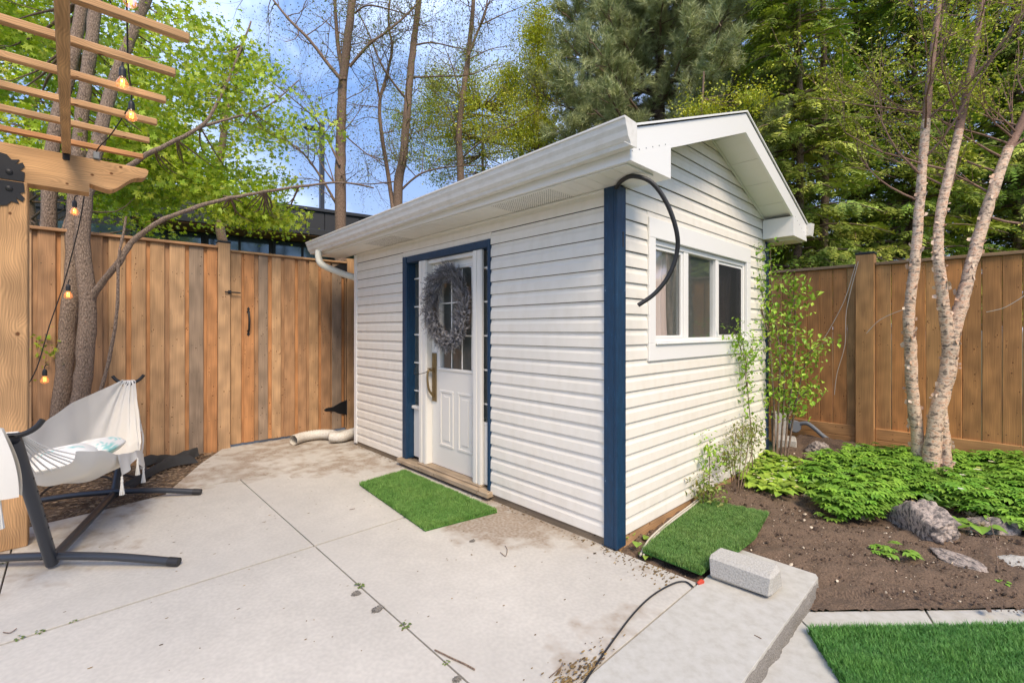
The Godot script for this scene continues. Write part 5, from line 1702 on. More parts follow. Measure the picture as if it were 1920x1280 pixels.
# ---------- hammock ----------
func hammock() -> void:
	var A := Vector3(-2.651, 0.0, -2.201)
	var B := Vector3(-2.309, 0.0, -3.397)
	var P1 := Vector3(-2.784, 0.90, -1.733)
	var P2 := Vector3(-2.187, 0.945, -3.826)
	var a := (P2 - P1) * Vector3(1, 0, 1)
	var L := a.length()
	a /= L
	var n := Vector3(-a.z, 0, a.x)  # towards the shed
	var s := thing("hammock_stand", "dark grey steel tube hammock stand with curved hooks on the patio", "hammock stand")
	var h := 0.055
	obj("base_beam", wire(PackedVector3Array([A + Vector3(0, h, 0), B + Vector3(0, h, 0)]), 0.027, 12, 1), M.steel_dark, s)
	var f1 := gp(333, 1052, 0.03)
	var g1 := A * 2 - f1
	var f2 := gp(375, 921, 0.03)
	var g2 := B * 2 - f2
	for e in [[f1, A, g1], [f2, B, g2]]:
		for k in [0, 2]:
			var end: Vector3 = e[k]
			end.y = 0.0255
			var root: Vector3 = e[1] + Vector3(0, 0.075, 0)
			var m := root.lerp(end, 0.5) + Vector3(0, 0.012, 0)
			var fo := obj("foot", wire(PackedVector3Array([root, m, end]), 0.023, 12, 4), M.steel_dark, s)
			var d := (end - m).normalized()
			obj("end_cap", wire(PackedVector3Array([end - d * 0.055, end + d * 0.006]), 0.0255, 12, 1), M.rubber, fo)
	for e in [[A, P1, -1.0], [B, P2, 1.0]]:
		var base: Vector3 = e[0] + Vector3(0, 0.03, 0)
		var tip: Vector3 = e[1]
		var top := base.lerp(tip, 0.92)
		var up := obj("upright", wire(PackedVector3Array([base, base.lerp(top, 0.5) + a * maxf(e[2], 0.0) * 0.09, top + a * maxf(e[2], 0.0) * 0.035, tip - Vector3(0, 0.03, 0)]), 0.031, 14, 4), M.steel_dark, s)
		var dots := MB.new()
		var lean: Vector3 = (top - base).normalized()
		for i in 7:
			var q := 0.12 + 0.105 * i
			var c: Vector3 = base.lerp(top, q) + a * maxf(e[2], 0.0) * 0.09 * sin(minf(q * 1.35, 1.0) * PI * 0.62) + n * 0.0305
			dots.bar(c, c + n * 0.002, 0.006, 8)
		obj("bolt_holes", dots, M.rubber, up)
		var hk := PackedVector3Array()
		for i in 9:
			var t := -1.15 + 2.3 * i / 8.0
			hk.append(tip + n * sin(t) * 0.125 + Vector3(0, 0.125 * (1.0 - cos(t)) - 0.01, 0))
		obj("hook", wire(hk, 0.014, 10, 2), M.rubber, s)
		var bolt := MB.new()
		bolt.bar(e[0] + Vector3(0, 0.07, 0) - n * 0.05, e[0] + Vector3(0, 0.07, 0) + n * 0.052, 0.011, 8)
		obj("bolt", bolt, M.rubber, s)
	# the cloth: along u from the cords to the far hook, across v from back rim to front rim
	var hm := thing("hammock", "cream woven hammock with tassels slung between the hooks of the stand", "hammock")
	var rows := []
	var key := [[0.34, 0.15, 0.72, 0.61, 0.72], [0.55, 0.19, 0.72, 0.48, 0.66], [0.90, 0.23, 0.76, 0.39, 0.56], [1.25, 0.23, 0.81, 0.34, 0.49], [1.55, 0.21, 0.86, 0.34, 0.44], [1.75, 0.175, 0.89, 0.42, 0.45], [1.90, 0.13, 0.92, 0.60, 0.60], [2.04, 0.08, 0.945, 0.80, 0.80], [2.15, 0.05, 0.96, 0.925, 0.935]]
	for i in 61:
		var u := lerpf(0.34, 2.15, i / 60.0)
		var k := 0
		while k < key.size() - 2 and key[k + 1][0] < u:
			k += 1
		var f: float = smoothstep(0.0, 1.0, (u - key[k][0]) / (key[k + 1][0] - key[k][0])) * 0.5 + 0.5 * (u - key[k][0]) / (key[k + 1][0] - key[k][0])
		var w := lerpf(key[k][1], key[k + 1][1], f)
		var yb := lerpf(key[k][2], key[k + 1][2], f)
		var ym := lerpf(key[k][3], key[k + 1][3], f)
		var yf := lerpf(key[k][4], key[k + 1][4], f)
		var row := []
		for j in 41:
			var v := j / 40.0
			var x := -cos(v * PI) * w
			var rim := lerpf(yb, yf, v)
			var y := rim - (rim - ym) * pow(sin(v * PI), 0.75)
			var fold := 0.012 * sin(v * 34.0 + u * 3.0) * smoothstep(1.2, 2.0, u) + 0.006 * sin(v * 15.0 + u * 9.0)
			row.append(P1 * Vector3(1, 0, 1) + a * u + n * (x + fold * 0.6) + Vector3(0, y + fold, 0))
		rows.append(row)
	var cloth := MB.new()
	cloth.sheet(rows)
	obj("cloth", cloth, M.hammock_cloth, hm)
	# crochet flap hanging from the front rim, with tassels
	var flap := []
	for i in range(16, 56):
		var row := []
		var f := (i - 16) / 39.0
		var drop := 0.05 + 0.11 * absf(cos(f * PI * 1.5)) * smoothstep(0.0, 0.15, f + 0.1)
		for j in 6:
			var top: Vector3 = rows[i][40] + n * 0.006
			row.append(top + n * (0.012 + 0.012 * sin(i * 0.9)) * (j / 5.0) + Vector3(0, -drop * j / 5.0, 0))
		flap.append(row)
	var fb := MB.new()
	fb.sheet(flap)
	obj("fringe_flap", fb, M.cord_white, hm)
	for i in [17, 29, 42, 48, 54]:
		var top: Vector3 = flap[clampi(i - 16, 0, 39)][5]
		var tb := MB.new()
		for k in 7:
			var o := Vector3(cos(k * 0.9), 0, sin(k * 0.9)) * 0.012
			tb.tube(PackedVector3Array([top, top + Vector3(0, -0.05, 0) + o * 0.3, top + Vector3(0, -0.13, 0) + o]), PackedFloat32Array([0.004, 0.004, 0.0045]), 4)
		tb.lathe([[0.0, 0.0], [0.007, -0.006], [0.006, -0.02], [0.009, -0.04]], top, Vector3.UP, 8)
		obj("tassel", tb, M.cord_white, hm)
	for j in range(0, 41, 3):
		var e: Vector3 = rows[0][j]
		obj("cord", wire(PackedVector3Array([P1 + Vector3(0, 0.01, 0) + n * (j - 20) * 0.001, P1.lerp(e, 0.5) - Vector3(0, 0.012, 0), e]), 0.0042, 5, 4), M.cord_white, hm)
	for j in range(2, 39, 4):
		var e: Vector3 = rows[60][j]
		obj("cord", wire(PackedVector3Array([e, P2 + Vector3(0, 0.018, 0) + n * (j - 20) * 0.0022]), 0.005, 5, 1), M.cord_white, hm)
	# the surplus end wrapped over the near hook
	var wrap := []
	for i in 14:
		var row := []
		var f := i / 13.0
		for j in 12:
			var v := j / 11.0
			var ang := v * TAU * 0.92
			var rr := 0.055 + 0.03 * sin(f * 2.6) + 0.006 * sin(ang * 9.0)
			row.append(P1 - a * 0.10 + Vector3(0, 0.05 - 0.34 * f, 0) + n * (cos(ang) * rr - 0.05 + 0.05 * f) + a * sin(ang) * rr * 0.6)
		wrap.append(row)
	var wb := MB.new()
	wb.sheet(wrap)
	obj("wrapped_end", wb, M.cord_white, hm)
	var tb2 := MB.new()
	for k in 9:
		var o := Vector3(cos(k * 0.7), 0, sin(k * 0.7)) * 0.014
		var top := P1 - a * 0.10 + Vector3(0, -0.29, 0) - n * 0.01
		tb2.tube(PackedVector3Array([top, top + Vector3(0, -0.06, 0) + o * 0.4, top + Vector3(0, -0.15, 0) + o]), PackedFloat32Array([0.005, 0.004, 0.005]), 4)
	obj("tassel", tb2, M.cord_white, hm)
	# two pillows lying in it
	for e in [[0.72, -0.02, 0.60, 0.30, "white pillow with a pale teal stripe lying in the hammock, nearer the cords"], [1.28, -0.02, 0.53, -0.1, "white pillow with teal dotted end lying in the hammock, under the gathered cloth"]]:
		var g := []
		for i in 25:
			var row := []
			for j in 33:
				var th := PI * i / 24.0
				var ph := TAU * j / 32.0
				var q := Vector3(cos(ph) * sin(th), cos(th), sin(ph) * sin(th))
				var sq := Vector3(signf(q.x) * pow(absf(q.x), 0.55), q.y, signf(q.z) * pow(absf(q.z), 0.55))
				row.append(sq * Vector3(0.17, 0.06 * (1.0 - 0.75 * pow(maxf(absf(sq.x), absf(sq.z)), 3.0)) + 0.012, 0.21))
			g.append(row)
		var b := MB.new()
		b.xf = Transform3D(Basis(n, Vector3.UP, n.cross(Vector3.UP)) * Basis(Vector3.UP, e[3]) * Basis(Vector3.FORWARD, -0.12), P1 * Vector3(1, 0, 1) + a * e[0] + n * e[1] + Vector3(0, e[2], 0))
		b.sheet(g)
		var inv := b.xf.affine_inverse()
		for i in b.v.size():
			var q := inv * b.v[i]
			var teal: bool = absf(q.z - 0.03) < 0.028 if e[0] < 1.0 else (q.x > 0.08 and sin(q.x * 160.0) * sin(q.z * 160.0) > 0.15)
			b.c[i] = Color(0.30, 0.60, 0.57) if teal else Color(0.78, 0.77, 0.73)
		tag(obj("pillow", b, M.pillow_cloth), e[4], "pillow", "pillows in the hammock")

# ---------- planted bed ----------
func lump(size: Vector3, s: int, rough := 0.22, flat := 0.0) -> MB:  # a rock: a subdivided sphere cut by a few planes
	var r := RandomNumberGenerator.new()
	r.seed = s
	var planes := []
	for i in 9:
		planes.append([Vector3(r.randfn(), r.randfn(), r.randfn()).normalized(), r.randf_range(0.55, 0.85)])
	var f := FastNoiseLite.new()
	f.seed = s
	f.frequency = 1.6
	f.fractal_octaves = 4
	var g := []
	for i in 33:
		var row := []
		for j in 49:
			var th := PI * i / 32.0
			var ph := TAU * (j % 48) / 48.0
			var d := Vector3(cos(ph) * sin(th), cos(th), sin(ph) * sin(th))
			var l := 1.0
			for p in planes:
				var c: float = d.dot(p[0])
				if c > 0.05:
					l = minf(l, p[1] / c)
			l *= 1.0 + rough * 0.35 * f.get_noise_3dv(d * 2.0)
			var q := d * l * size
			if q.y > 0.0 and flat > 0.0:
				q.y *= 1.0 + flat * (0.45 - 1.25 * absf(q.x / size.x + 0.3))
			row.append(q)
		g.append(row)
	var b := MB.new()
	b.sheet(g)
	return b
func leaf_on(b: MB, o: Vector3, d: Vector3, l: float, w: float, droop: float) -> void:
	var side := d.cross(Vector3.UP).normalized() * w
	var p := [o]
	for i in 4:
		var f := (i + 1) / 4.0
		p.append(o + d * l * f - Vector3(0, droop * l * f * f, 0))
	var ws := [0.25, 0.9, 1.0, 0.6, 0.0]
	for i in 4:
		for sgn in [-1.0, 1.0]:
			var a: Vector3 = p[i]
			var c: Vector3 = p[i + 1]
			var a2: Vector3 = a + side * ws[i] * sgn + Vector3(0, 0.25 * w * ws[i], 0)
			var c2: Vector3 = c + side * ws[i + 1] * sgn + Vector3(0, 0.25 * w * ws[i + 1], 0)
			if sgn > 0:
				b.quad(a, a2, c2, c)
			else:
				b.quad(a, c, c2, a2)
func rosette(kind: int, s: int) -> ArrayMesh:
	var r := RandomNumberGenerator.new()
	r.seed = s
	var b := MB.new()
	var n: int = [9, 7, 6][kind]
	for i in n:
		var a := TAU * i / n + r.randf_range(-0.4, 0.4)
		var d := Vector3(cos(a), r.randf_range(0.25, 0.9), sin(a)).normalized()
		var g := r.randf_range(0.75, 1.2)
		b.tint = Color(g, g, g)
		if kind == 0:  # divided leaves: a stalk with leaflets in pairs
			var st := d * r.randf_range(0.06, 0.11)
			b.tri(Vector3.ZERO, st + Vector3(0.002, 0, 0), st - Vector3(0.002, 0, 0))
			var out := Vector3(d.x, 0.1, d.z).normalized()
			var side := out.cross(Vector3.UP)
			leaf_on(b, st, out, 0.075, 0.017, 0.35)
			for k in 2:
				for sg in [-1.0, 1.0]:
					leaf_on(b, st + out * (0.022 * k), (out * (0.5 + 0.2 * k) + side * sg).normalized(), 0.062 - 0.012 * k, 0.014, 0.3)
		elif kind == 1:  # broad heart shaped leaves
			var st := d * r.randf_range(0.04, 0.09)
			leaf_on(b, st, Vector3(d.x, 0.15, d.z).normalized(), r.randf_range(0.06, 0.10), 0.036, 0.35)
		else:  # long upright leaves
			leaf_on(b, Vector3.ZERO, (d + Vector3(0, 0.6, 0)).normalized(), r.randf_range(0.16, 0.28), 0.034, 0.45)
	return b.mesh()
func patch(called: String, label: String, cat: String, area: PackedVector2Array, count: int, mesh: Mesh, size: Vector2, c0: Color, c1: Color, lift := 0.0) -> void:
	var lo := Vector2(1e9, 1e9)
	var hi := -lo
	for p in area:
		lo = lo.min(p)
		hi = hi.max(p)
	var places := []
	var clump := FastNoiseLite.new()
	clump.frequency = 1.7
	while places.size() < count:
		var p := Vector2(rf(lo.x, hi.x), rf(lo.y, hi.y))
		if Geometry2D.is_point_in_polygon(p, area) and (count < 300 or clump.get_noise_2dv(p) + rf(-0.22, 0.22) > 0.0):
			places.append(Transform3D((Basis(Vector3.UP, rf(0, TAU)) * Basis(Vector3.RIGHT, rf(-0.2, 0.2))).scaled(Vector3.ONE * rf(size.x, size.y)), Vector3(p.x, hills(p.x, p.y) + lift + (rf(0.0, 0.09) + 0.07 * maxf(0.0, clump.get_noise_2dv(p))) * minf(1.0, count / 1000.0) + rf(0.0, 0.03), p.y)))
	tag(many(called, mesh, M.leaf_soft, places, cols(count, c0, c1, 0.3)), label, cat)
func beds() -> void:
	var G := func(px: float, py: float) -> Vector3: return gp(px, py, 0.02)
	patch("groundcover", "dense bright green groundcover of divided leaves round the birch and rocks", "groundcover", poly([G.call(1520, 940), G.call(1530, 900), G.call(1560, 868), G.call(1640, 862), G.call(1760, 868), G.call(1930, 885), G.call(2100, 900), G.call(2100, 1010), G.call(1890, 985), G.call(1800, 965), G.call(1740, 935), G.call(1690, 950), G.call(1640, 965), G.call(1580, 968)]), 1700, rosette(0, 2), Vector2(0.45, 1.1), Color(0.15, 0.34, 0.03), Color(0.27, 0.46, 0.05))
	patch("groundcover", "taller dark broad leaves scattered through the bright groundcover", "groundcover", poly([G.call(1530, 930), G.call(1545, 880), G.call(1640, 866), G.call(1930, 888), G.call(2050, 905), G.call(2050, 990), G.call(1800, 955), G.call(1600, 960)]), 110, rosette(2, 6), Vector2(0.5, 0.85), Color(0.11, 0.24, 0.04), Color(0.22, 0.36, 0.07), 0.03)
	patch("dead_stems", "dry tan leaves and stems lying between the groundcover plants", "dead leaves", poly([G.call(1500, 950), G.call(1530, 880), G.call(1640, 862), G.call(1930, 885), G.call(2050, 1000), G.call(1800, 985), G.call(1600, 980)]), 120, rosette(2, 16), Vector2(0.18, 0.35), Color(0.36, 0.27, 0.15), Color(0.52, 0.42, 0.27), 0.01)
	patch("violet_patch", "low patch of round light green leaves with tiny flowers by the shed's far corner", "groundcover", poly([G.call(1395, 885), G.call(1420, 868), G.call(1470, 872), G.call(1500, 895), G.call(1490, 930), G.call(1440, 930), G.call(1410, 912)]), 120, rosette(1, 4), Vector2(0.7, 1.3), Color(0.27, 0.46, 0.05), Color(0.42, 0.56, 0.07))
	var flowers := MB.new()
	for k in 5:
		var q := Basis(Vector3.UP, TAU * k / 5)
		flowers.quad(Vector3.ZERO, q * Vector3(0.006, 0.003, 0.006), q * Vector3(0, 0.004, 0.013), q * Vector3(-0.006, 0.003, 0.006))
	var fl := []
	for i in 26:
		var p: Vector3 = G.call(rf(1400, 1495), rf(880, 928))
		fl.append(Transform3D(Basis().scaled(Vector3.ONE * rf(0.9, 1.5)), Vector3(p.x, hills(p.x, p.z) + rf(0.08, 0.13), p.z)))
	for i in 8:
		var p: Vector3 = G.call(rf(1780, 1900), rf(900, 960))
		fl.append(Transform3D(Basis().scaled(Vector3.ONE * rf(1.2, 2.2)), Vector3(p.x, hills(p.x, p.z) + 0.2, p.z)))
	tag(many("small_flowers", flowers.mesh(), M.leaf_soft, fl, cols(fl.size(), Color(0.75, 0.75, 0.68), Color(0.7, 0.6, 0.2), 0.1)), "tiny white and yellow flowers dotted among the leaves", "flowers")
	for e in [[1540, 872, 1.1, 2, "clump of long upright leaves at the fence foot beside the grey pipe"], [1590, 868, 1.1, 2, "clump of long upright leaves at the foot of the fence post"], [1830, 985, 1.5, 1, "broad leaved pale green plant growing between the rocks"], [1690, 1025, 0.9, 0, "small weed with divided leaves on bare soil below the big rock"], [1655, 1018, 0.6, 0, "small weed on bare soil left of the divided leaved one"], [1560, 965, 0.8, 0, "yellowing seedling at the edge of the groundcover"], [1760, 1000, 0.45, 1, "tiny round leaved weed at the toe of the big rock"], [1198, 1018, 0.9, 1, "green weed sprouting at the foot of the blue corner post"], [1212, 1035, 0.5, 1, "low weed beside the white cables"], [1880, 1078, 0.3, 1, "single leaf seedling on the bare soil"], [1880, 905, 1.3, 2, "large leaved dark plant right of the birch by the fence"], [1620, 830, 1.0, 0, "thin weed climbing against the fence post"]]:
		var o := gp(e[0], e[1], 0.01)
		var t := thing("weed_plant", e[4], "plant", Vector3(o.x, hills(o.x, o.z) if o.z > 0.0 else 0.0, o.z), "weeds in the bed")
		var pm := obj("leaves", rosette(e[3], int(e[0])), M.leaf_soft, t)
		pm.scale = Vector3.ONE * e[2]
		var c := Color(0.19, 0.38, 0.04).lerp(Color(0.35, 0.50, 0.07), rng.randf())
		var mm := M.leaf_soft.duplicate() as StandardMaterial3D
		mm.albedo_color = lin(c.r, c.g, c.b)
		pm.material_override = mm
	# rocks
	for e in [[1722, 985, Vector3(0.29, 0.16, 0.17), 4, 0.75, "big striped grey and pink granite rock among the groundcover", 0.02], [1797, 1040, Vector3(0.11, 0.06, 0.16), 9, -0.5, "flat pale striped rock lying on the soil below the big one", -0.01], [1862, 985, Vector3(0.13, 0.12, 0.2), 13, 0.3, "pinkish rock half hidden by broad leaves", 0.0], [1915, 1042, Vector3(0.13, 0.03, 0.11), 17, 0.0, "flat grey stone sunk in the soil", -0.01], [1535, 858, Vector3(0.18, 0.12, 0.13), 23, 0.4, "dull brown rock by the fence foot behind the leaves", 0.0]]:
		var o := gp(e[0], e[1], 0.0)
		var m := obj("rock", lump(e[2], e[3], 0.5, 0.5 if e[3] == 4 else 0.3), M.rock if e[3] != 17 else M.concrete_block)
		m.transform = Transform3D(Basis(Vector3.UP, e[4]) * Basis(Vector3.BACK, -0.28 if e[3] == 4 else 0.0), Vector3(o.x, hills(o.x, o.z) + e[6], o.z))
		tag(m, e[5], "rock", "rocks in the bed")
	saplings()
	# loose crumbs, chips and litter
	var crumb := lump(Vector3(1, 0.7, 0.85), 40, 0.5)
	var small := MB.new()
	for k in 6:
		var a := TAU * k / 6
		var c := TAU * (k + 1) / 6
		small.tri(Vector3(0, 0.7, 0), Vector3(cos(c), rf(-0.2, 0.2), sin(c)), Vector3(cos(a), rf(-0.2, 0.2), sin(a)))
		small.tri(Vector3(0, -0.5, 0), Vector3(cos(a), 0, sin(a)), Vector3(cos(c), 0, sin(c)))
	var places := []
	var cl := []
	for i in 15000:
		var p := Vector3(rf(0.0, 3.4), 0, rf(0.0, 2.6))
		if p.x < 0.6 and p.z > 0.5 or (p - gp(1480, 1148, LOW)).dot(Vector3(0.73, 0, -0.68)) < 0.02:
			continue
		var sc := 0.0028 * exp(rng.randfn() * 0.6)
		places.append(Transform3D((Basis(rdir(), rf(0, TAU))).scaled(Vector3(sc * rf(0.7, 2.2), sc, sc)), Vector3(p.x, hills(p.x, p.z) + 0.004, p.z)))
		cl.append((Color(0.085, 0.055, 0.038) if rng.randf() < 0.88 else Color(0.50, 0.42, 0.32)) * rf(0.6, 1.5))
	tag(many("soil_crumbs", small.mesh(), M.litter, places, cl), "loose crumbs of brown soil and wood fibre on the bed", "soil")
	places = []
	cl = []
	for i in 9000:
		var p := Vector3(rf(-5.0, -1.1), 0, rf(-4.7, -3.15))
		if p.x > -1.97 + 0.6 * (-3.35 - p.z) and p.z > -4.7:
			continue
		var sc := rf(0.006, 0.016)
		places.append(Transform3D((Basis(rdir(), rf(0, TAU))).scaled(Vector3(sc * rf(0.8, 2.0), sc * 0.35, sc * 0.6)), Vector3(p.x, -0.025 + rf(0, 0.025), p.z)))
		cl.append(Color(0.20, 0.13, 0.075).lerp(Color(0.42, 0.30, 0.19), rng.randf()) * rf(0.5, 1.2))
	tag(many("wood_chips", small.mesh(), M.litter, places, cl), "brown wood chips covering the ground under the hammock and the trunks", "wood chips")
	places = []
	cl = []
	for i in 950:
		var near := rng.randf()
		var p := Vector3(rf(-2.6, 0.0), 0.002, rf(-4.4, 0.5))
		if near < 0.35:
			p = Vector3(-1.05 + rng.randfn() * 0.13, 0.003 + rf(0, 0.012), 0.53 + rng.randfn() * 0.05)
		elif near < 0.6:
			p = Vector3(-0.03 + rng.randfn() * 0.07, 0.003, rf(-0.1, 0.45))
		elif near < 0.75:
			p = Vector3(-0.02 - absf(rng.randfn()) * 0.03, 0.003, rf(-3.7, 0.0))
		if p.z > 0.545 or p.x > 0.0 or p.x < -1.4 and p.z < -3.0:
			continue
		var sc := rf(0.0018, 0.006) if near < 0.75 else rf(0.002, 0.004)
		places.append(Transform3D((Basis(Vector3.UP, rf(0, TAU)) * Basis(Vector3.RIGHT, rf(-0.4, 0.4))).scaled(Vector3(sc * rf(1.0, 3.0), sc * 0.4, sc)), p))
		cl.append(Color(0.12, 0.075, 0.04).lerp(Color(0.33, 0.22, 0.08), rng.randf()) * rf(0.4, 1.2))
	tag(many("leaf_litter", small.mesh(), M.litter, places, cl), "scattered dry crumbs and leaf bits on the concrete", "litter")

func saplings() -> void:
	# shoots along the window wall and the leafy climber at the far corner
	var defs := [
		["sapling", "tall thin leafy shoot standing against the window wall", [[[1412, 880, 0.03], [1408, 800, 0.02], [1403, 740, 0.02], [1399, 680, 0.02], [1390, 625, 0.02]], [[1403, 740, 0.02], [1398, 690, 0.03], [1412, 650, 0.03]], [[1399, 680, 0.02], [1388, 650, 0.03], [1376, 618, 0.03]]], 0.006, 0.10, 1.7],
		["sapling", "single short shoot with a leaf tuft by the offcut of turf", [[[1328, 925, 0.04], [1331, 880, 0.03], [1330, 850, 0.03], [1326, 830, 0.03]]], 0.005, 0.12, 1.5],
		["sapling", "low reddish green shrub at the foot of the window wall", [[[1318, 935, 0.06], [1320, 918, 0.06], [1316, 900, 0.06]], [[1322, 936, 0.06], [1328, 920, 0.06], [1332, 908, 0.06]]], 0.005, 0.12, 1.4],
		["sapling", "fan of bare stems with reddish buds by the far end of the window wall", [[[1378, 893, 0.10], [1372, 860, 0.10], [1362, 845, 0.09]], [[1380, 893, 0.10], [1378, 840, 0.09], [1382, 800, 0.09]], [[1384, 892, 0.10], [1390, 845, 0.09], [1394, 795, 0.09]], [[1388, 890, 0.10], [1402, 845, 0.09], [1408, 792, 0.09]], [[1392, 888, 0.10], [1412, 840, 0.09], [1420, 795, 0.09]], [[1376, 893, 0.10], [1368, 870, 0.10], [1366, 845, 0.1]]], 0.005, 0.25, 1.15]]
	for d in defs:
		var t := thing(d[0], d[1], "sapling", Vector3.ZERO, "shoots along the window wall")
		var ls := []
		for s in d[2]:
			var pts := PackedVector3Array()
			for p in s:
				pts.append(onz(p[0], p[1], p[2] + 0.04))
			if s[0][1] > 800:
				pts[0].y = hills(pts[0].x, pts[0].z) - 0.02
			var b := bend(pts, 5)
			var m := MB.new()
			var rad := PackedFloat32Array()
			for i in b.size():
				rad.append(d[3] * (1.0 - 0.6 * i / b.size()))
			m.tube(b, rad, 6)
			obj("stem", m, M.bark_far, t)
			for i in range(int(b.size() * (0.3 if d[4] < 0.2 else 0.45)), b.size()):
				for k in (4 if i > b.size() - 5 else 2):
					ls.append(Transform3D((Basis(Vector3.UP, rf(0, TAU)) * Basis(Vector3.RIGHT, rf(-0.9, 0.3))).scaled(Vector3.ONE * d[5] * rf(0.4, 0.75)), b[i] + rdir() * 0.025))
		var reddish: bool = d[1].contains("reddish")
		many("leaves", leaf_mesh("oval", 28), M.leaf_soft, ls, cols(ls.size(), Color(0.24, 0.20, 0.06) if reddish else Color(0.22, 0.40, 0.04), Color(0.23, 0.33, 0.06) if reddish else Color(0.36, 0.52, 0.07), 0.25), t)
	var v := thing("climbing_shrub", "tall leafy upright shrub climbing past the shed's far blue corner", "shrub")
	var ls := []
	for s in [[[1450, 870], [1452, 780], [1448, 700], [1442, 620], [1432, 560], [1415, 500], [1408, 465]], [[1456, 870], [1460, 760], [1462, 660], [1450, 580], [1446, 520], [1445, 465]], [[1470, 872], [1478, 780], [1490, 680], [1492, 600], [1488, 540], [1490, 520]], [[1474, 872], [1490, 770], [1505, 700], [1520, 660], [1550, 640]], [[1462, 870], [1470, 760], [1472, 680], [1480, 600], [1500, 540]], [[1480, 780], [1500, 745], [1528, 725]], [[1446, 640], [1425, 570], [1410, 520]]]:
		var pts := PackedVector3Array()
		for p in s:
			var w := at(p[0], p[1], 4.84 + rf(-0.06, 0.06))
			pts.append(w)
		if s[0][1] > 860:
			pts[0].y = -0.02
		var b := bend(pts, 6)
		var rad := PackedFloat32Array()
		for i in b.size():
			rad.append(0.011 * (1.0 - 0.75 * i / b.size()))
		var m := MB.new()
		m.tube(b, rad, 6)
		obj("stem", m, M.bark_far, v)
		for i in range(int(b.size() * 0.22), b.size()):
			for k in 2:
				ls.append(Transform3D((Basis(Vector3.UP, rf(0, TAU)) * Basis(Vector3.RIGHT, rf(-1.0, 0.3))).scaled(Vector3.ONE * rf(0.8, 1.5)), b[i] + Vector3(rng.randfn(), rng.randfn() * 0.8, rng.randfn()) * 0.045))
	many("leaves", leaf_mesh("oval", 38), M.leaf_soft, ls, cols(ls.size(), Color(0.18, 0.36, 0.035), Color(0.40, 0.54, 0.06), 0.3), v)
	# dry strands of last year's climber across the fence
	for e in [[[[1605, 495], [1585, 560], [1560, 610], [1545, 635]], "dry pale vine strand hanging beside the capped post"], [[[1610, 490], [1588, 580], [1585, 645], [1570, 700], [1565, 740]], "dry pale vine strand snaking down the boards left of the post"], [[[1625, 625], [1650, 600], [1690, 582], [1712, 580]], "dry vine strand arching from the post to the birch"], [[[1850, 585], [1880, 578], [1905, 565], [1930, 548]], "pale dry vine strand on the boards right of the birch"]]:
		var pts := PackedVector3Array()
		for p in e[0]:
			pts.append(onx(p[0], p[1], 4.31))
		tag(obj("dry_vine", wire(pts, 0.0035, 5, 5), M.cable_white), e[1], "vine", "dry vine strands")

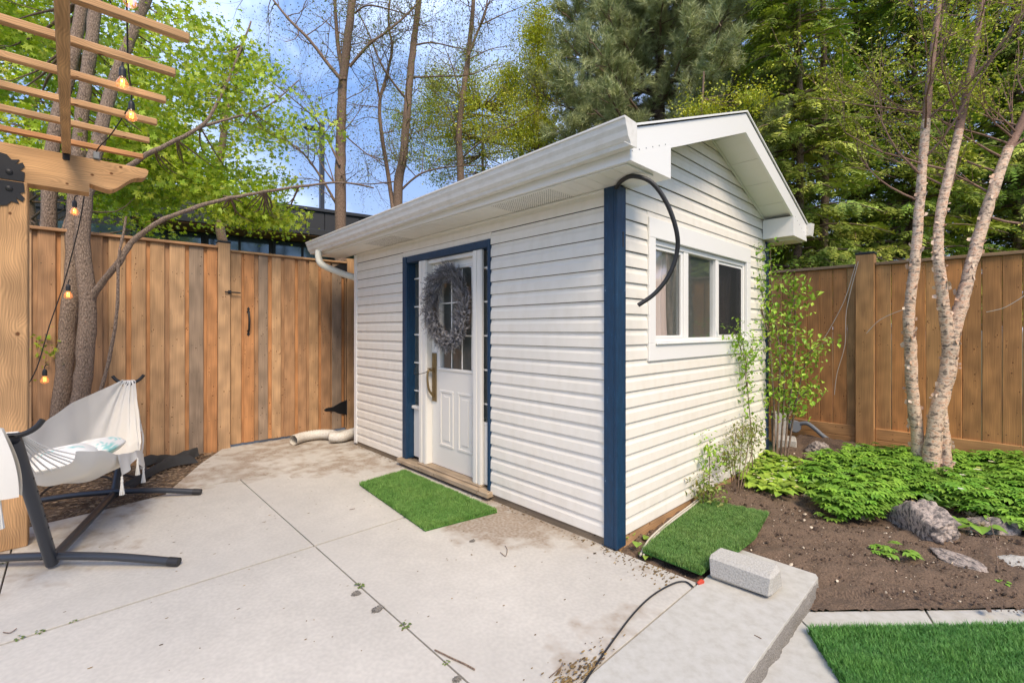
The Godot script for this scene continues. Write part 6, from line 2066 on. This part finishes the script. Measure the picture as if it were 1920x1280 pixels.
# ---------- the rest ----------
func small_things() -> void:
	# cable looping out of the eave at the near corner
	var c := PackedVector3Array()
	for p in [[1156, 352, 2.985], [1166, 339, 2.86], [1188, 330, 2.76], [1222, 342, 2.74], [1250, 380, 2.74], [1268, 430, 2.75], [1270, 470, 2.78], [1255, 515, 2.8], [1228, 550, 2.82], [1197, 572, 2.83]]:
		c.append(at(p[0], p[1], p[2]))
	tag(obj("loop_cable", wire(c, 0.0135, 10, 6), M.rubber), "thick black cable curling out from the eave above the corner post", "cable")
	c = PackedVector3Array()
	for p in [[1300, 1100], [1285, 1090], [1262, 1094], [1225, 1115], [1190, 1148], [1150, 1200], [1112, 1255], [1090, 1290], [1060, 1340]]:
		c.append(gp(p[0], p[1], 0.008))
	tag(obj("ground_cable", wire(c, 0.0045, 8, 6), M.rubber), "thin black cable lying across the concrete near the step", "cable")
	for k in 2:
		c = PackedVector3Array()
		for p in [[1198, 1040, 0.01], [1215, 1010, 0.04], [1250, 978, 0.055], [1290, 948, 0.06], [1310, 932, 0.05], [1330, 915, 0.02]]:
			c.append(gp(p[0] + k * 6, p[1], p[2]) + Vector3(0, 0, 0.01))
		tag(obj("white_cable", wire(c, 0.0065, 8, 5), M.cable_white), ["off white cable tight against the foot of the window wall", "off white cable lying next to the one tight against the wall"][k], "cable", "white cables by the wall")
	# concrete block on the step
	var o := gp(1327, 1088, 0.005)
	var b := MB.new()
	var rr := RandomNumberGenerator.new()
	rr.seed = 3
	b.box(Vector3.ZERO, Vector3(0.18, 0.13, 0.335), 0.02)
	var jit := {}
	for i in b.v.size():
		var key := (b.v[i] * 1000).round()
		if not jit.has(key):
			jit[key] = Vector3(rr.randfn(), rr.randfn(), rr.randfn()) * 0.005
		b.v[i] += jit[key]
	var bo := obj("concrete_block", b, M.concrete_block)
	bo.transform = Transform3D(Basis(Vector3.UP, 0.02), Vector3(0.085, 0.008, 0.565))
	tag(bo, "rough grey concrete block lying on the raised step", "block")
	# corrugated drain hose by the gate
	c = bend(PackedVector3Array([Vector3(0.35, 0.10, -4.15), Vector3(0.05, 0.09, -4.05), Vector3(-0.10, 0.075, -4.02), Vector3(-0.2, 0.075, -4.10)]), 26)
	var rad := PackedFloat32Array()
	for i in c.size():
		rad.append(0.062 + 0.005 * sin(i * 1.6))
	var h := MB.new()
	h.tube(c, rad, 14, false)
	var dh := thing("drain_hose", "crumpled white corrugated drain hose lying by the gate and shed corner", "drain hose")
	obj("hose", h, M.pipe_white, dh)
	c = bend(PackedVector3Array([Vector3(-0.16, 0.072, -4.06), Vector3(-0.13, 0.075, -4.22), Vector3(-0.24, 0.075, -4.36), Vector3(-0.42, 0.07, -4.38), Vector3(-0.58, 0.065, -4.30)]), 24)
	rad = PackedFloat32Array()
	for i in c.size():
		rad.append(0.060 + 0.005 * sin(i * 1.6))
	h = MB.new()
	h.tube(c, rad, 14, false)
	obj("hose", h, M.pipe_white, dh)
	var pl := obj("plank", bx(Vector3(-0.45, 0, -0.06), Vector3(0.45, 0.03, 0.06), 0.004, 0), M.weathered)
	pl.transform = Transform3D(Basis(Vector3.UP, 0.45) * Basis(Vector3.BACK, 0.12), Vector3(0.36, 0.055, -4.38))
	tag(pl, "weathered grey plank lying behind the drain hose", "plank")
	# grey vent pipe against the far fence
	var vp := thing("vent_pipe", "grey elbow pipe with a round cap leaning on the fence's kick boards", "pipe")
	c = PackedVector3Array()
	for p in [[1490, 799], [1502, 794], [1515, 794], [1530, 805], [1545, 818], [1565, 832], [1585, 850]]:
		c.append(onx(p[0], p[1], 4.28))
	obj("pipe", wire(c, 0.026, 10, 5), M.pipe_grey, vp)
	var cap := MB.new()
	cap.lathe([[0.0, 0.03], [0.07, 0.03], [0.078, 0.022], [0.078, -0.03], [0.0, -0.03]], onx(1490, 799, 4.24), -AHEAD, 20)
	obj("cap", cap, M.pipe_grey, vp)
	c = PackedVector3Array()
	for p in [[1770, 858], [1800, 862], [1850, 866], [1900, 870], [1990, 880]]:
		c.append(onx(p[0], p[1], 4.30))
	tag(obj("irrigation_hose", wire(c, 0.014, 8, 4), M.rubber), "black irrigation hose along the foot of the dark fence", "hose")
	var bk := obj("paving_brick", bx(Vector3(-0.13, -0.05, -0.10), Vector3(0.13, 0.09, 0.10), 0.012), M.concrete_block)
	bk.transform = Transform3D(Basis(Vector3.UP, 0.3), at(1475, 845, 5.5) * Vector3(1, 0, 1) + Vector3(0, 0.06, 0))
	tag(bk, "dull concrete brick on the ground behind the shed's far corner", "brick")
	var bk2 := obj("concrete_post", bx(Vector3(-0.09, 0, -0.07), Vector3(0.09, 0.42, 0.07), 0.012), M.concrete_block)
	bk2.transform = Transform3D(Basis(Vector3.UP, 0.5) * Basis(Vector3.BACK, -0.12), at(1462, 850, 5.8) * Vector3(1, 0, 1) + Vector3(0, -0.02, 0))
	tag(bk2, "pale leaning concrete stump behind the leafy climbing shrub", "stump")
	# landscape fabric folded at the edge of the wood chips
	var g := []
	for i in 34:
		var row := []
		for j in 12:
			var f := i / 33.0
			var e := gp(lerpf(245, 372, f), lerpf(918, 868, f) - 12 * sin(f * PI) , 0.0)
			var back := Vector3(-0.4, 0, -0.75).normalized()
			var w := lerpf(0.10, 0.34, smoothstep(0.4, 1.0, f))
			var v := j / 11.0
			row.append(Vector3(e.x, 0.004, e.z) + back * w * v + Vector3(0, 0.055 * sin(v * PI) * (0.4 + f) + 0.02 * sin(f * 21.0 + v * 7.0) * v + 0.02 * v, 0))
		g.append(row)
	var lf := MB.new()
	lf.sheet(g)
	tag(obj("landscape_fabric", lf, M.fabric_black), "crumpled strip of black landscape fabric edging the wood chips", "fabric")
	g = []
	for i in 40:
		var row := []
		for j in 8:
			var f := i / 39.0
			var v := j / 7.0
			row.append(Vector3(lerpf(-2.05, -1.52, f), 0.0 + 0.085 * sin(v * PI) * (0.75 + 0.25 * sin(f * 9.0)) + 0.008 * sin(f * 23.0 + v * 9.0), -4.66 + 0.16 * v + 0.03 * sin(f * 11.0)))
		g.append(row)
	lf = MB.new()
	lf.sheet(g)
	tag(obj("landscape_fabric", lf, M.fabric_black), "bunched black landscape fabric pushed against the fence foot", "fabric")
	tag(obj("metal_stake", wire(PackedVector3Array([gp(283, 893, 0.0), at(262, 862, 4.75), at(243, 832, 4.75)]), 0.011, 8, 3), M.steel_dark), "thin dark metal stake leaning in the wood chips behind the hammock", "stake")
	tag(obj("drip_hose", wire(PackedVector3Array([gp(282, 893, 0.01), gp(262, 896, 0.012), gp(235, 890, 0.012), gp(190, 880, 0.012), gp(130, 900, 0.012)]), 0.012, 8, 5), M.rubber), "black drip hose lying on the wood chips", "hose")
	tag(obj("drip_hose", wire(PackedVector3Array([gp(60, 945, 0.01), gp(90, 915, 0.02), gp(130, 900, 0.03), gp(190, 893, 0.03), gp(225, 905, 0.012)]), 0.010, 8, 5), M.rubber), "black hose looping under the hammock cloth", "hose")
	tag(obj("plastic_scrap", lump(Vector3(0.028, 0.012, 0.018), 77, 0.4), M.red_plastic), "small orange red plastic scrap tucked beside the step", "scrap")
	get_node("plastic_scrap").position = gp(1314, 1091, 0.01)
	var band := MB.new()
	var bc := at(1717, 880, 4.62)
	band.tube(PackedVector3Array([bc - Vector3(0, 0.018, 0), bc + Vector3(0, 0.018, 0)]), even(2, 0.078), 16, false)
	tag(obj("tape_band", band, M.teal_tape), "teal tape band wrapped round the base of the first birch stem", "tape")
	# twigs on the concrete and weeds in its joints
	var tw := [[[815, 1218], [850, 1235], [872, 1245], [890, 1255]], [[938, 1035], [948, 1042], [951, 1030], [947, 1023]], [[1030, 1270], [1052, 1250], [1055, 1242]], [[655, 955], [665, 953]], [[1415, 1190], [1428, 1197]], [[1852, 985], [1866, 1020], [1872, 1065]], [[1602, 1052], [1628, 1060]], [[1835, 1102], [1862, 1128]], [[5, 1185], [18, 1186], [30, 1178]]]
	var desc := ["long dark twig lying across the middle of the concrete", "hooked fine twig on the stained concrete below the siding", "curled twig near the tuft of dry litter", "tiny twig on the slab beside the grass mat", "short twig lying on the raised step", "reddish bare stem stuck in the soil right of the rocks", "pale stick on the bare soil", "grey stick on the bare soil by the kerb", "curved fine twig on the slab by the pergola post"]
	for i in tw.size():
		c = PackedVector3Array()
		for p in tw[i]:
			c.append(gp(p[0], p[1], 0.006 if i < 5 or i == 8 else 0.0))
		for k in c.size():
			if i in [5, 6, 7]:
				c[k].y = hills(c[k].x, c[k].z) + (0.012 if i != 5 else 0.12 - 0.055 * k)
		tag(obj("twig", wire(c, 0.0035 if i == 0 else 0.0022, 5, 4), M.bark_far), desc[i], "twig", "twigs on the ground")
	var jw := [[668, 1102, 0.38, "small green weed growing from the joint beside a dirt spot"], [748, 1180, 0.34, "star shaped weed in the long joint, nearest the dark twig"], [825, 1250, 0.2, "low weed further along the long joint"], [35, 1200, 0.28, "weed tuft in the joint near the curved fine twig"], [75, 1188, 0.28, "second weed tuft along the joint from the pergola post side"], [137, 1170, 0.2, "tiny weed alone in the cross joint"], [8, 1055, 0.25, "mossy weed in the joint at the pergola post's foot"]]
	for e in jw:
		var wp := gp(e[0], e[1], 0.0)
		if e[0] > 500:
			wp.x = -1.40
		elif e[0] > 20:
			wp.z = -1.41
		var t := thing("joint_weed", e[3], "weed", wp, "weeds in the concrete joints")
		var m := obj("leaves", rosette(1, int(e[0])), M.leaf_soft, t)
		m.scale = Vector3.ONE * e[2] * 0.6
		var mm := M.leaf_soft.duplicate() as StandardMaterial3D
		mm.albedo_color = lin(0.16, 0.22, 0.05)
		m.material_override = mm
	# clods of dirt on the joint
	for e in [[668, 1112, 0.024], [709, 1142, 0.03], [858, 1272, 0.02], [886, 1014, 0.02]]:
		var m := obj("dirt_clod", lump(Vector3(e[2], 0.009, e[2] * 0.8), int(e[0]), 2.2), M.broken_concrete)
		m.position = gp(e[0], e[1], 0.003)
		tag(m, {668: "flat clod of dry dirt beside the small green joint weed", 709: "round clod of dry dirt squarely on the long joint", 858: "brown crumb of dirt past the end of the dark twig", 886: "dark crumb of dirt on the stain below the siding"}[int(e[0])], "dirt", "dirt clods on the concrete")
